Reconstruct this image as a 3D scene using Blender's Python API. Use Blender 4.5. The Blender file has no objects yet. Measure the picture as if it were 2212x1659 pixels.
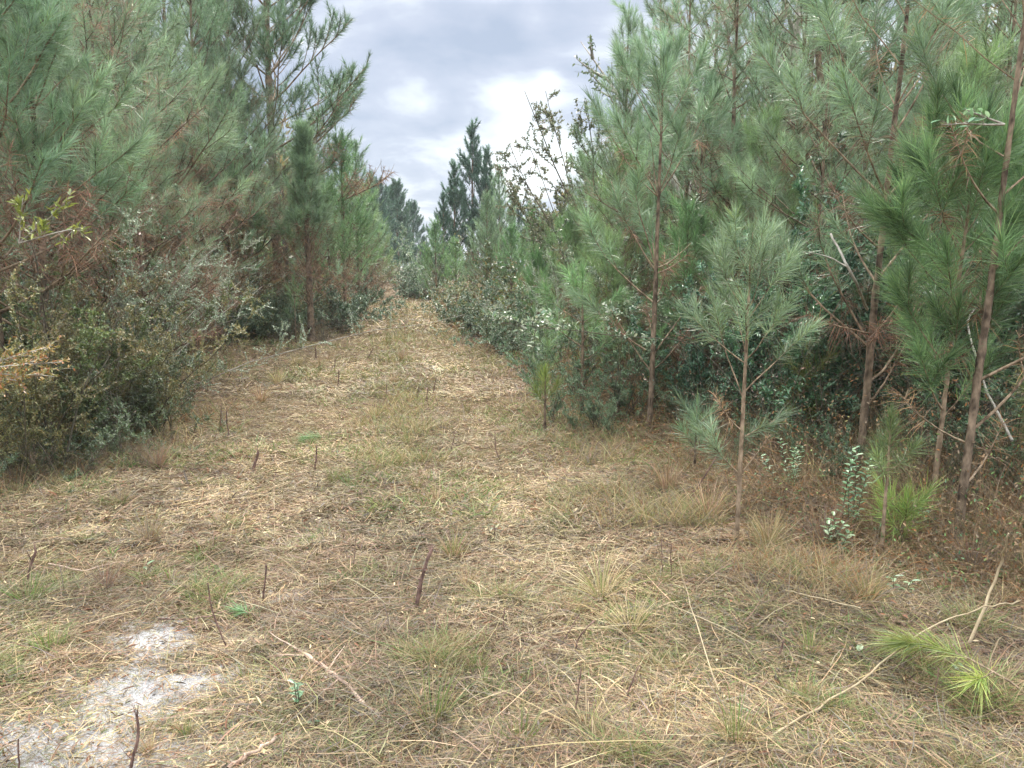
import bpy, math
import numpy as np
R = math.radians
S = bpy.context.scene
COL = S.collection

# ------------------------------------------------------------------ camera
CAMH = 1.6
PITCH = R(8.66)
F = 1671.0            # focal length in the units used to read positions off the photograph (2212 x 1659)
cam_d = bpy.data.cameras.new('camera'); cam = bpy.data.objects.new('camera', cam_d); COL.objects.link(cam)
cam.location = (0, 0, CAMH); cam.rotation_euler = (R(90) - PITCH, 0, 0)
cam_d.sensor_width = 36.0; cam_d.lens = 36.0 * F / 2212.0
cam_d.clip_start = 0.05; cam_d.clip_end = 2000
S.camera = cam

# ------------------------------------------------------------------ world: overcast sky
SUN_EL, SUN_AZ = 48, -4       # degrees; azimuth measured from +Y towards +X
w = bpy.data.worlds.new('World'); S.world = w; w.use_nodes = True
nt = w.node_tree; N = nt.nodes; Lk = nt.links
N.clear()
wo = N.new('ShaderNodeOutputWorld'); bg = N.new('ShaderNodeBackground'); bg.inputs[1].default_value = 0.1
sky = N.new('ShaderNodeTexSky'); sky.sky_type = 'NISHITA'; sky.sun_disc = False
sky.sun_elevation = R(SUN_EL); sky.sun_rotation = R(SUN_AZ)
tc = N.new('ShaderNodeTexCoord')
sep = N.new('ShaderNodeSeparateXYZ'); Lk.new(tc.outputs['Generated'], sep.inputs[0])
def mth(op, a, b=None, c=None, clamp=False):
    n = N.new('ShaderNodeMath'); n.operation = op; n.use_clamp = clamp
    for i, v in enumerate((a, b, c)):
        if v is None: continue
        if isinstance(v, (int, float)): n.inputs[i].default_value = v
        else: Lk.new(v, n.inputs[i])
    return n.outputs[0]
zc = mth('MAXIMUM', sep.outputs[2], 0.0)
zz = mth('ADD', zc, 0.16)
cmb = N.new('ShaderNodeCombineXYZ')
Lk.new(mth('DIVIDE', sep.outputs[0], zz), cmb.inputs[0]); Lk.new(mth('DIVIDE', sep.outputs[1], zz), cmb.inputs[1])
mp = N.new('ShaderNodeMapping'); mp.inputs['Location'].default_value = (1.7, 1.1, 0); mp.inputs['Scale'].default_value = (1.0, 0.8, 1)
Lk.new(cmb.outputs[0], mp.inputs[0])
n1 = N.new('ShaderNodeTexNoise'); n1.inputs['Scale'].default_value = 1.9; n1.inputs['Detail'].default_value = 7; n1.inputs['Roughness'].default_value = 0.52; n1.inputs['Distortion'].default_value = 0.25
Lk.new(mp.outputs[0], n1.inputs['Vector'])
# brighter break in the cloud, low above the track and right of it
def dirglow(az, el, k):
    d = (math.sin(R(az)) * math.cos(R(el)), math.cos(R(az)) * math.cos(R(el)), math.sin(R(el)))
    dp = N.new('ShaderNodeVectorMath'); dp.operation = 'DOT_PRODUCT'; dp.inputs[1].default_value = d
    Lk.new(tc.outputs['Generated'], dp.inputs[0])
    return mth('POWER', mth('MAXIMUM', dp.outputs['Value'], 0.0), k)
glow = mth('MULTIPLY', dirglow(0.5, 8.6, 520), 0.27)
for az_, el_, k_, s_ in ((2.6, 13.0, 9000, .13), (1.5, 16.5, 4000, .12), (-3.0, 19.5, 900, .14), (-6.5, 17.8, 3000, .08), (-12, 12, 300, -.05), (-4, 12.0, 260, -.07), (4, 15, 400, -.03)):
    glow = mth('ADD', glow, mth('MULTIPLY', dirglow(az_, el_, k_), s_))
cf = mth('ADD', n1.outputs['Fac'], glow)
cr = N.new('ShaderNodeValToRGB'); Lk.new(cf, cr.inputs[0])
e = cr.color_ramp.elements
e[0].position = 0.36; e[0].color = (0.44, 0.52, 0.66, 1)
e[1].position = 0.72; e[1].color = (1.3, 1.38, 1.40, 1)
m = e.new(0.50); m.color = (0.60, 0.66, 0.79, 1)
m = e.new(0.59); m.color = (0.86, 0.92, 1.0, 1)
gain = mth('MULTIPLY_ADD', mth('SUBTRACT', mth('MAXIMUM', zc, 0.30), 0.30), 95.0, 3.9)         # overcast sky, its unseen upper part boosted to light crowns and ground
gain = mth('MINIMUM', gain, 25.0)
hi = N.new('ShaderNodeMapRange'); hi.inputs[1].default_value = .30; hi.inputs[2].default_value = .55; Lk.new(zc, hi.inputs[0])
wm = N.new('ShaderNodeMix'); wm.data_type = 'RGBA'; wm.inputs[7].default_value = (.82, .79, .74, 1)      # unseen overhead cloud tinted warm, added to take the blue off foliage
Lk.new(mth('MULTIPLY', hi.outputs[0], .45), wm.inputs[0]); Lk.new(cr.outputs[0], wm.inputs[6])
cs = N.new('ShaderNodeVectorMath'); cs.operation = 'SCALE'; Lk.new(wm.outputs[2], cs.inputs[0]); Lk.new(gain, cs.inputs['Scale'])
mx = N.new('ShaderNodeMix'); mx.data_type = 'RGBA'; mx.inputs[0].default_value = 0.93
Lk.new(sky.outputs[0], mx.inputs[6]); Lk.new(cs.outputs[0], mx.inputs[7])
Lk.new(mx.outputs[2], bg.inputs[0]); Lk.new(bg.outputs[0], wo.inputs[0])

# ------------------------------------------------------------------ sun behind the cloud
sd = bpy.data.lights.new('sun', 'SUN'); sd.energy = 2.2; sd.angle = R(18); sd.color = (1.0, 0.93, 0.82)
so = bpy.data.objects.new('sun', sd); COL.objects.link(so)
so.rotation_euler = (R(90 - SUN_EL), 0, R(180 - SUN_AZ)); so.location = (0, 10, 30)
S.view_settings.view_transform = 'Standard'; S.view_settings.look = 'None'; S.view_settings.gamma = 1.0
S.view_settings.exposure = 1.35
S.cycles.max_bounces = 5; S.cycles.diffuse_bounces = 3; S.cycles.glossy_bounces = 2
S.cycles.transmission_bounces = 3; S.cycles.transparent_max_bounces = 4
S.cycles.caustics_reflective = False; S.cycles.caustics_refractive = False
S.render.use_persistent_data = False

# ------------------------------------------------------------------ reading positions
cp, sp = math.cos(PITCH), math.sin(PITCH)
def G(vx, vy):
    """ground point (z = 0) seen at this place of the photograph"""
    dx = (vx - 1106) / F; dy = (829.5 - vy) / F
    ry = cp + dy * sp; rz = -sp + dy * cp
    t = CAMH / -rz
    return (dx * t, ry * t)
def at(vx, y, z=0.8):
    return (vx - 1106) / F * (y * cp + (CAMH - z) * sp)
def ztop(vy, y):
    dy = (829.5 - vy) / F
    return CAMH + y * (-sp + dy * cp) / (cp + dy * sp)

# ------------------------------------------------------------------ ground height
def vnoise(x, y, seed=0):
    x = np.asarray(x, float); y = np.asarray(y, float)
    xi = np.floor(x).astype(np.int64); yi = np.floor(y).astype(np.int64)
    fx = x - xi; fy = y - yi; fx = fx * fx * (3 - 2 * fx); fy = fy * fy * (3 - 2 * fy)
    def h(a, b):
        n = (a * 374761393 + b * 668265263 + seed * 1442695041) & 0xffffffff
        n = ((n ^ (n >> 13)) * 1274126177) & 0xffffffff
        n = (n ^ (n >> 16)) & 0xffffffff
        return n / 4294967295.0
    return (h(xi, yi) * (1 - fx) + h(xi + 1, yi) * fx) * (1 - fy) + (h(xi, yi + 1) * (1 - fx) + h(xi + 1, yi + 1) * fx) * fy
def fbm(x, y, s, seed=0, o=3):
    v = 0; a = 1; t = 0
    for k in range(o):
        v = v + a * vnoise(np.asarray(x) * s * 2 ** k, np.asarray(y) * s * 2 ** k, seed + k * 7); t += a; a *= .5
    return v / t
# track: left / right edge of the mown strip as a function of distance, its middle, its two wheel ruts
LY = np.array([0, 3.0, 4.5, 6.5, 8, 10, 13.5, 16, 17.2, 21, 24, 40, 60]); EL = np.array([-6, -6, -4.5, -3.5, -3.5, -4.5, -5.5, -5.8, -4.7, -4.4, -4.9, -7.0, -10.0])
RY = np.array([0, 3.0, 3.8, 4.5, 5.2, 6.5, 7.7, 10, 13.5, 17, 24, 40, 60]); ER = np.array([3.4, 2.7, 1.85, 1.3, 1.0, 1.0, 0.9, 0.25, -0.25, -1.2, -2.3, -4.3, -7.3])
def edgeL(y): return np.interp(y, LY, EL)
def edgeR(y): return np.interp(y, RY, ER)
def rutc(y): return np.interp(y, [0, 4, 8, 14, 24, 40], [-0.1, -0.6, -1.15, -2.1, -3.4, -5.4])
def gh(x, y):
    x = np.asarray(x, float); y = np.asarray(y, float)
    h = 0.07 * (fbm(x, y, 0.55, 3) - 0.5) + 0.06 * (fbm(x, y, 2.6, 9, 2) - 0.5) + 0.035 * (fbm(x, y, 6.5, 19, 2) - 0.5)
    c = rutc(y)
    for s in (-0.85, 0.85):
        h = h - 0.06 * np.exp(-((x - c - s) / 0.28) ** 2)
    out = np.maximum(edgeL(y) - x, x - edgeR(y))
    h = h + 0.10 * np.clip(out / 1.5, 0, 1)
    return h
def G3(vx, vy):
    x, y = G(vx, vy)
    return (x, y, float(gh(x, y)))

# ------------------------------------------------------------------ mesh builder
class Geo:
    def __init__(s): s.v = []; s.c = []; s.q = []; s.t = []; s.n = 0
    def add(s, v, c, quads=None, tris=None):
        v = np.asarray(v, np.float32).reshape(-1, 3)
        c = np.asarray(c, np.float32)
        if c.ndim == 1: c = np.broadcast_to(c, (len(v), 3))
        s.v.append(v); s.c.append(c)
        if quads is not None and len(quads): s.q.append(np.asarray(quads, np.int64) + s.n)
        if tris is not None and len(tris): s.t.append(np.asarray(tris, np.int64) + s.n)
        s.n += len(v)
    def build(s, name, mat, parent=None, smooth=False, loc=None):
        me = bpy.data.meshes.new(name)
        if s.n:
            v = np.concatenate(s.v); c = np.concatenate(s.c)
            q = np.concatenate(s.q) if s.q else np.zeros((0, 4), np.int64)
            t = np.concatenate(s.t) if s.t else np.zeros((0, 3), np.int64)
            me.vertices.add(len(v)); me.vertices.foreach_set('co', v.ravel())
            loops = np.concatenate([q.ravel(), t.ravel()]).astype(np.int32)
            me.loops.add(len(loops)); me.loops.foreach_set('vertex_index', loops)
            ls = np.concatenate([np.arange(len(q)) * 4, len(q) * 4 + np.arange(len(t)) * 3]).astype(np.int32)
            me.polygons.add(len(ls)); me.polygons.foreach_set('loop_start', ls)
            if smooth: me.polygons.foreach_set('use_smooth', np.ones(len(ls), bool))
            a = me.attributes.new('Col', 'FLOAT_COLOR', 'POINT')
            a.data.foreach_set('color', np.concatenate([c, np.ones((len(c), 1), np.float32)], 1).astype(np.float32).ravel())
            me.update(calc_edges=True)
        me.materials.append(mat)
        o = bpy.data.objects.new(name, me); COL.objects.link(o)
        if parent is not None: o.parent = parent
        if loc is not None: o.location = loc
        return o

def nrm(a): return a / np.maximum(np.linalg.norm(a, axis=-1, keepdims=True), 1e-9)

def ribbons(g, P, D, L, W, bend, C, rng, flat=False, seg=2):
    """thin tapering blades: base P, unit direction D, length L, width W, bend vector (adds bend*L*t^2), colour C"""
    n = len(P)
    if n == 0: return
    L = np.broadcast_to(L, (n,))[:, None]; W = np.broadcast_to(W, (n,))[:, None]
    if flat: up = np.tile([0, 0, 1.0], (n, 1)) + rng.normal(0, .45, (n, 3))
    else: up = rng.normal(size=(n, 3))
    wv = nrm(np.cross(D, up)) * W * 0.5
    def pt(t): return P + D * L * t + bend * L * t * t
    C = np.broadcast_to(C, (n, 3))
    if seg == 1:
        V = np.stack([P - wv, P + wv, pt(1.0)], 1).reshape(-1, 3)
        i = np.arange(n)[:, None] * 3
        g.add(V, np.repeat(C, 3, 0), tris=i + np.array([[0, 1, 2]]))
    elif seg == 2:
        m = pt(0.55)
        V = np.stack([P - wv, P + wv, m + wv * .9, m - wv * .9, pt(1.0)], 1).reshape(-1, 3)
        i = np.arange(n)[:, None] * 5
        g.add(V, np.repeat(C, 5, 0), quads=i + np.array([[0, 1, 2, 3]]), tris=i + np.array([[3, 2, 4]]))
    else:
        a = pt(0.35); b = pt(0.7)
        V = np.stack([P - wv * .7, P + wv * .7, a + wv, a - wv, b + wv * .8, b - wv * .8, pt(1.0)], 1).reshape(-1, 3)
        i = np.arange(n)[:, None] * 7
        g.add(V, np.repeat(C, 7, 0), quads=np.concatenate([i + np.array([[0, 1, 2, 3]]), i + np.array([[3, 2, 4, 5]])]), tris=i + np.array([[5, 4, 6]]))

def leaves(g, P, D, Nn, L, W, C, fold=0.25, curl=0.1):
    """folded elliptic leaf blades: base P, along D, face normal Nn"""
    n = len(P)
    if n == 0: return
    L = np.broadcast_to(L, (n,))[:, None]; W = np.broadcast_to(W, (n,))[:, None]
    Sd = nrm(np.cross(D, Nn)); Nn = nrm(np.cross(Sd, D))
    def q(t, s): return P + D * L * t + Sd * W * s + Nn * (W * abs(s) * 2 * fold - L * curl * t * t)
    V = np.stack([q(0, 0), q(.3, .42), q(.68, .4), q(1, 0), q(.68, -.4), q(.3, -.42)], 1).reshape(-1, 3)
    i = np.arange(n)[:, None] * 6
    g.add(V, np.repeat(np.broadcast_to(C, (n, 3)), 6, 0), quads=np.concatenate([i + np.array([[0, 1, 2, 3]]), i + np.array([[0, 3, 4, 5]])]))

def tube(g, pts, rad, col, sides=6, rough=0.0, rng=None, cap=True):
    pts = np.asarray(pts, float); n = len(pts); rad = np.broadcast_to(np.asarray(rad, float), (n,))
    T = nrm(np.gradient(pts, axis=0))
    ref = np.array([1.0, 0, 0]) if abs(T[:, 0]).mean() < .7 else np.array([0, 1.0, 0])
    A = nrm(np.cross(T, ref)); B = np.cross(T, A)
    a = np.arange(sides) * 2 * np.pi / sides
    rr = rad[:, None] * np.ones(sides)
    if rough and rng is not None: rr = rr * (1 + rng.normal(0, rough, (n, sides)))
    V = pts[:, None] + rr[..., None] * (np.cos(a)[None, :, None] * A[:, None] + np.sin(a)[None, :, None] * B[:, None])
    V = V.reshape(-1, 3)
    i = np.arange(n - 1)[:, None] * sides; j = np.arange(sides)[None]; k = (j + 1) % sides
    Q = np.stack([i + j, i + k, i + k + sides, i + j + sides], -1).reshape(-1, 4)
    tr = None
    if cap:
        V = np.concatenate([V, pts[-1:] + T[-1:] * rad[-1] * .4])
        jj = np.arange(sides); b = (n - 1) * sides
        tr = np.stack([b + jj, b + (jj + 1) % sides, np.full(sides, n * sides)], -1)
    g.add(V, col, Q, tr)

def curve_pts(p, d, L, up, n=6, rng=None, jit=0.0, side=None):
    """a limb: starts at p along d, turns gradually towards +z by 'up'"""
    p = np.array(p, float); d = nrm(np.array(d, float)); out = [p.copy()]
    for k in range(n - 1):
        d = d + np.array([0, 0, up / (n - 1)])
        if rng is not None and jit: d = d + rng.normal(0, jit, 3)
        if side is not None: d = d + side / (n - 1)
        d = nrm(d); p = p + d * L / (n - 1); out.append(p.copy())
    return np.array(out)
def samp(pts, t):
    n = len(pts) - 1; f = min(max(t, 0), .9999) * n; i = int(f); f -= i
    return pts[i] * (1 - f) + pts[i + 1] * f, nrm(pts[i + 1] - pts[i])

# ------------------------------------------------------------------ materials
def new_mat(name):
    m = bpy.data.materials.new(name); m.use_nodes = True; m.node_tree.nodes.clear(); return m
def leaf_mat(name, rough=0.45, trans=0.25, spec=0.5, var=0.25, tint=(1, 1, 1), hue=0.02):
    m = new_mat(name); n = m.node_tree.nodes; l = m.node_tree.links
    out = n.new('ShaderNodeOutputMaterial'); p = n.new('ShaderNodeBsdfPrincipled'); a = n.new('ShaderNodeAttribute'); a.attribute_name = 'Col'
    oi = n.new('ShaderNodeObjectInfo'); mr = n.new('ShaderNodeMapRange'); mr.inputs[3].default_value = 1 - var; mr.inputs[4].default_value = 1 + var
    l.new(oi.outputs['Random'], mr.inputs[0])
    hs = n.new('ShaderNodeHueSaturation'); l.new(a.outputs['Color'], hs.inputs['Color']); l.new(mr.outputs[0], hs.inputs['Value'])
    mr2 = n.new('ShaderNodeMapRange'); mr2.inputs[3].default_value = .5 - hue; mr2.inputs[4].default_value = .5 + hue
    ml = n.new('ShaderNodeMath'); ml.operation = 'MULTIPLY'; ml.inputs[1].default_value = 7.31; fr = n.new('ShaderNodeMath'); fr.operation = 'FRACT'
    l.new(oi.outputs['Random'], ml.inputs[0]); l.new(ml.outputs[0], fr.inputs[0]); l.new(fr.outputs[0], mr2.inputs[0]); l.new(mr2.outputs[0], hs.inputs['Hue'])
    mt = n.new('ShaderNodeMix'); mt.data_type = 'RGBA'; mt.blend_type = 'MULTIPLY'; mt.inputs[0].default_value = 1; mt.inputs[7].default_value = (*tint, 1)
    l.new(hs.outputs[0], mt.inputs[6])
    l.new(mt.outputs[2], p.inputs['Base Color']); p.inputs['Roughness'].default_value = rough; p.inputs['Specular IOR Level'].default_value = spec
    if trans:
        tr = n.new('ShaderNodeBsdfTranslucent'); l.new(mt.outputs[2], tr.inputs[0]); mx = n.new('ShaderNodeMixShader'); mx.inputs[0].default_value = trans
        l.new(p.outputs[0], mx.inputs[1]); l.new(tr.outputs[0], mx.inputs[2]); l.new(mx.outputs[0], out.inputs[0])
    else: l.new(p.outputs[0], out.inputs[0])
    return m
def bark_mat(name, c1, c2, scale=60, zs=0.35):
    m = new_mat(name); n = m.node_tree.nodes; l = m.node_tree.links
    out = n.new('ShaderNodeOutputMaterial'); p = n.new('ShaderNodeBsdfPrincipled'); p.inputs['Roughness'].default_value = .9; p.inputs['Specular IOR Level'].default_value = .2
    t = n.new('ShaderNodeTexCoord'); mp = n.new('ShaderNodeMapping'); mp.inputs['Scale'].default_value = (1, 1, zs); l.new(t.outputs['Object'], mp.inputs[0])
    no = n.new('ShaderNodeTexNoise'); no.inputs['Scale'].default_value = scale; no.inputs['Detail'].default_value = 4; l.new(mp.outputs[0], no.inputs['Vector'])
    no2 = n.new('ShaderNodeTexNoise'); no2.inputs['Scale'].default_value = scale * .15; l.new(t.outputs['Object'], no2.inputs['Vector'])
    ad = n.new('ShaderNodeMath'); ad.operation = 'MULTIPLY_ADD'; ad.inputs[1].default_value = .5; l.new(no2.outputs['Fac'], ad.inputs[0])
    m5 = n.new('ShaderNodeMath'); m5.operation = 'MULTIPLY'; m5.inputs[1].default_value = .5; l.new(no.outputs['Fac'], m5.inputs[0]); l.new(m5.outputs[0], ad.inputs[2])
    r = n.new('ShaderNodeValToRGB'); r.color_ramp.elements[0].position = .38; r.color_ramp.elements[1].position = .62
    r.color_ramp.elements[0].color = (*c1, 1); r.color_ramp.elements[1].color = (*c2, 1); l.new(ad.outputs[0], r.inputs[0])
    l.new(r.outputs[0], p.inputs['Base Color'])
    b = n.new('ShaderNodeBump'); b.inputs['Strength'].default_value = .8; b.inputs['Distance'].default_value = .01; l.new(no.outputs['Fac'], b.inputs['Height']); l.new(b.outputs[0], p.inputs['Normal'])
    l.new(p.outputs[0], out.inputs[0]); return m
M_needle = leaf_mat('pine_needles', rough=.38, trans=.42, spec=.7, var=.12, tint=(1.25, 1.22, 1.3))
M_dead = leaf_mat('dead_pine_needles', rough=.7, trans=.2, spec=.2, var=.15)
M_leaf = leaf_mat('glossy_shrub_leaves', rough=.36, trans=.3, spec=.65, var=.2)
M_straw = leaf_mat('dry_straw', rough=.6, trans=.15, spec=.35, var=0.0, hue=0)
M_grass = leaf_mat('green_grass', rough=.5, trans=.3, spec=.4, var=.15)
M_bark = bark_mat('pine_bark', (.035, .025, .017), (.25, .185, .125), 34, .5)
M_bark2 = bark_mat('young_pine_bark', (.075, .052, .032), (.36, .27, .18), 45, .5)
M_pale = bark_mat('pale_bark', (.16, .14, .11), (.42, .39, .33), 40)
M_twig = bark_mat('shrub_twig_bark', (.05, .045, .032), (.15, .13, .095), 50)
M_stick = bark_mat('weathered_stem_bark', (.05, .03, .024), (.24, .15, .12), 60, .3)
M_fallen = bark_mat('fallen_branch_bark', (.16, .10, .07), (.45, .34, .26), 50, .5)

def ground_material():
    m = new_mat('straw_covered_sandy_ground'); n = m.node_tree.nodes; l = m.node_tree.links
    out = n.new('ShaderNodeOutputMaterial'); p = n.new('ShaderNodeBsdfPrincipled'); p.inputs['Roughness'].default_value = .95; p.inputs['Specular IOR Level'].default_value = .1
    t = n.new('ShaderNodeTexCoord')
    def noise(s, d=4, r=.6):
        k = n.new('ShaderNodeTexNoise'); k.inputs['Scale'].default_value = s; k.inputs['Detail'].default_value = d; k.inputs['Roughness'].default_value = r; l.new(t.outputs['Object'], k.inputs['Vector']); return k.outputs['Fac']
    def ramp(f, els):
        r = n.new('ShaderNodeValToRGB'); l.new(f, r.inputs[0]); ee = r.color_ramp.elements
        ee[0].position = els[0][0]; ee[0].color = (*els[0][1], 1); ee[1].position = els[-1][0]; ee[1].color = (*els[-1][1], 1)
        for q, c in els[1:-1]: x = ee.new(q); x.color = (*c, 1)
        return r.outputs[0]
    fine = noise(55, 6, .75); mid = noise(6, 4); big = noise(1.1, 3)
    base = ramp(fine, [(.34, (.035, .026, .019)), (.5, (.12, .09, .06)), (.66, (.28, .215, .14))])
    tint = ramp(mid, [(.36, (.62, .52, .45)), (.5, (.95, .88, .75)), (.62, (.85, .9, .6))])
    mm = n.new('ShaderNodeMix'); mm.data_type = 'RGBA'; mm.blend_type = 'MULTIPLY'; mm.inputs[0].default_value = 1; l.new(base, mm.inputs[6]); l.new(tint, mm.inputs[7])
    # bare white sand, from the mesh attribute 'sand' broken up by noise
    a = n.new('ShaderNodeAttribute'); a.attribute_name = 'sand'
    sn = noise(7, 9, .85)
    ad = n.new('ShaderNodeMath'); ad.operation = 'MULTIPLY_ADD'; ad.inputs[1].default_value = 3.0; ad.inputs[2].default_value = -1.5; l.new(sn, ad.inputs[0])
    a2 = n.new('ShaderNodeMath'); a2.operation = 'ADD'; l.new(ad.outputs[0], a2.inputs[0]); l.new(a.outputs['Fac'], a2.inputs[1])
    ms = n.new('ShaderNodeMapRange'); ms.inputs[1].default_value = .38; ms.inputs[2].default_value = .66; l.new(a2.outputs[0], ms.inputs[0])
    sandc = ramp(noise(130, 5, .8), [(.36, (.2, .18, .165)), (.47, (.38, .37, .36)), (.6, (.53, .53, .52))])
    m2 = n.new('ShaderNodeMix'); m2.data_type = 'RGBA'; l.new(ms.outputs[0], m2.inputs[0]); l.new(mm.outputs[2], m2.inputs[6]); l.new(sandc, m2.inputs[7])
    l.new(m2.outputs[2], p.inputs['Base Color'])
    b = n.new('ShaderNodeBump'); b.inputs['Strength'].default_value = .7; b.inputs['Distance'].default_value = .03; l.new(fine, b.inputs['Height']); l.new(b.outputs[0], p.inputs['Normal'])
    l.new(p.outputs[0], out.inputs[0]); return m
M_ground = ground_material()

# ------------------------------------------------------------------ tagging
def tag(o, label=None, cat=None, group=None, kind=None):
    if label: o['label'] = label
    if cat: o['category'] = cat
    if group: o['group'] = group
    if kind: o['kind'] = kind
    return o
def empty(name, loc=(0, 0, 0), rz=0):
    o = bpy.data.objects.new(name, None); COL.objects.link(o); o.location = loc; o.rotation_euler = (0, 0, rz); o.empty_display_size = .1
    return o
def copy_tree(o, parent=None):
    c = o.copy(); COL.objects.link(c); c.parent = parent
    for ch in list(o.children):
        if ch is not c: copy_tree(ch, c)
    return c

# ------------------------------------------------------------------ ground sheet
SAND = [G(170, 1620) + (.85, .42), G(255, 1500) + (.36, .45), G(330, 1370) + (.24, .26), G(410, 1450) + (.32, .20), G(40, 1600) + (.5, .3), G(100, 1400) + (.10, .07),
        G(915, 850) + (.45, .3), G(930, 790) + (.5, .6), G(880, 900) + (.3, .2), G(905, 690) + (.5, 1.2), G(450, 1240) + (.25, .16), G(600, 1275) + (.2, .14)]
def sandmask(x, y):
    m = np.zeros(np.shape(x))
    for k, (sx, sy, a, b) in enumerate(SAND):
        m = np.maximum(m, np.exp(-(((x - sx) / a) ** 2 + ((y - sy) / b) ** 2)) * (.80 if k < 5 else .42))
    return m
def axis(lo, hi, nlo, fine, far):
    return np.concatenate([-np.geomspace(far, nlo, 26)[:-1], np.arange(-nlo, nlo, fine), np.geomspace(nlo, far, 26)])
gx = axis(0, 0, 12, .07, 700); gy = np.concatenate([-np.geomspace(700, 3, 14), np.arange(-2.8, 14, .07), np.arange(14, 50, .35), np.geomspace(50, 900, 22)])
X, Y = np.meshgrid(gx, gy); Z = gh(X, Y)
far = np.hypot(X, Y) > 70; Z = np.where(far, 0.05, Z)
nx, ny = len(gx), len(gy)
i = (np.arange(ny - 1)[:, None] * nx + np.arange(nx - 1)[None]).ravel()
g = Geo(); g.add(np.stack([X, Y, Z], -1).reshape(-1, 3), np.array([.2, .15, .1]), quads=np.stack([i, i + 1, i + nx + 1, i + nx], -1))
gr = g.build('ground', M_ground, smooth=True); tag(gr, kind='structure')
gr['label'] = 'straw covered sandy ground of the mown track and the woods beside it'
at_ = gr.data.attributes.new('sand', 'FLOAT', 'POINT'); at_.data.foreach_set('value', sandmask(X, Y).astype(np.float32).ravel())

# ------------------------------------------------------------------ straw, grass and needle litter (stuff)
rng = np.random.default_rng(11)
def scatter(n, vy0, vy1, vx0=-150, vx1=2362, p=1.0):
    """random ground points, evenly spread over the part of the ground seen between two heights of the photograph"""
    vx = rng.uniform(vx0, vx1, n); vy = vy0 + (vy1 - vy0) * rng.uniform(0, 1, n) ** p
    dx = (vx - 1106) / F; dy = (829.5 - vy) / F
    t = CAMH / (sp - dy * cp); return dx * t, (cp + dy * sp) * t
TAN = np.array([.42, .315, .165]); PALE = np.array([.53, .42, .25]); PINK = np.array([.29, .18, .11]); GREY = np.array([.19, .155, .12]); OLIVE = np.array([.16, .17, .06]); RED = np.array([.22, .095, .045]); GRN = np.array([.09, .15, .035])
def straw_colours(x, y, n):
    """mix of straw colours that drifts in patches over the ground; paler along the wheel ruts, redder under the trees"""
    a = fbm(x, y, 1.1, 21); b = fbm(x, y, 1.7, 33); c = fbm(x, y, .8, 55)
    cc = rutc(y); rut = np.maximum(np.exp(-((x - cc - .85) / .45) ** 2), np.exp(-((x - cc + .85) / .45) ** 2)) * np.clip((y - 3) / 4, 0.15, 1)
    out = np.clip(np.maximum(edgeL(y) - x, x - edgeR(y)) / .9 + .35, 0, 1)
    mid = np.exp(-((x - cc) / .4) ** 2) * np.clip((y - 3) / 3, 0, 1); near = np.clip((6 - y) / 4, 0, 1); wts = np.stack([.95 + 1.6 * rut, .22 + 2.6 * rut + 1.2 * np.clip((a - .55) * 5, 0, 1), .7 + 1.6 * np.clip((b - .5) * 5, 0, 1) + .4 * out, .75 + .5 * out + .35 * near, .30 + 1.1 * mid + 1.7 * np.clip((c - .53) * 6, 0, 1) * (1 - .7 * rut), .10 + 1.6 * out], 1)
    wts /= wts.sum(1, keepdims=True); cs = np.cumsum(wts, 1); u = rng.uniform(size=(n, 1)); k = (u > cs).sum(1).clip(0, 5)
    C = np.stack([TAN, PALE, PINK, GREY, OLIVE, RED])[k]
    C = C * np.array([.86, .86, .84]) * (.78 + .5 * np.clip((fbm(x, y, 1.9, 171) - .35) * 2.2, 0, 1))[:, None]; return C * (1 + .22 * rut[:, None]) * rng.uniform(.5, 1.2, (n, 1)) * (.62 + .7 * fbm(x, y, 3.1, 131)[:, None]) * rng.normal(1, .06, (n, 3)).clip(.8, 1.2)
def litter(g, n, vy0, vy1, L, W, zmax, steep, p=1.0, seg=2):
    x, y = scatter(n, vy0, vy1, p=p)
    sm = sandmask(x, y); keep = rng.uniform(size=n) > np.clip(sm * 1.5 - .25, 0, .84)
    x, y = x[keep], y[keep]; n = len(x)
    # combed direction field with much scatter
    th = fbm(x, y, .9, 77) * 9 + rng.normal(0, 1.7, n)
    el = np.abs(rng.normal(0, steep, n)) * np.where(rng.uniform(size=n) < .08, 3, 1)
    D = np.stack([np.cos(th) * np.cos(el), np.sin(th) * np.cos(el), np.sin(el)], 1)
    z = gh(x, y) + rng.uniform(0, zmax, n) ** 1.0 * (0.4 + 1.2 * fbm(x, y, 2.2, 91))
    Ln = L * rng.lognormal(-.1, .5, n).clip(.25, 2.6)
    bend = rng.normal(0, .22, (n, 3)); bend[:, 2] = -np.abs(bend[:, 2]) * .5 - el * .25
    ribbons(g, np.stack([x, y, z], 1), D, Ln, W * rng.uniform(.6, 1.3, n), bend, straw_colours(x, y, n), rng, flat=True, seg=seg)
g = Geo()
litter(g, 230000, 1130, 1760, .055, .0023, .03, .25, p=.85)
litter(g, 35000, 1100, 1760, .10, .0021, .04, .25, p=.85)
litter(g, 3000, 1080, 1760, .20, .0034, .05, .25, seg=3)
litter(g, 210000, 840, 1180, .062, .0037, .035, .3, p=.9)
litter(g, 105000, 700, 860, .10, .008, .06, .4)
litter(g, 30000, 622, 720, .2, .025, .09, .4)
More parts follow.
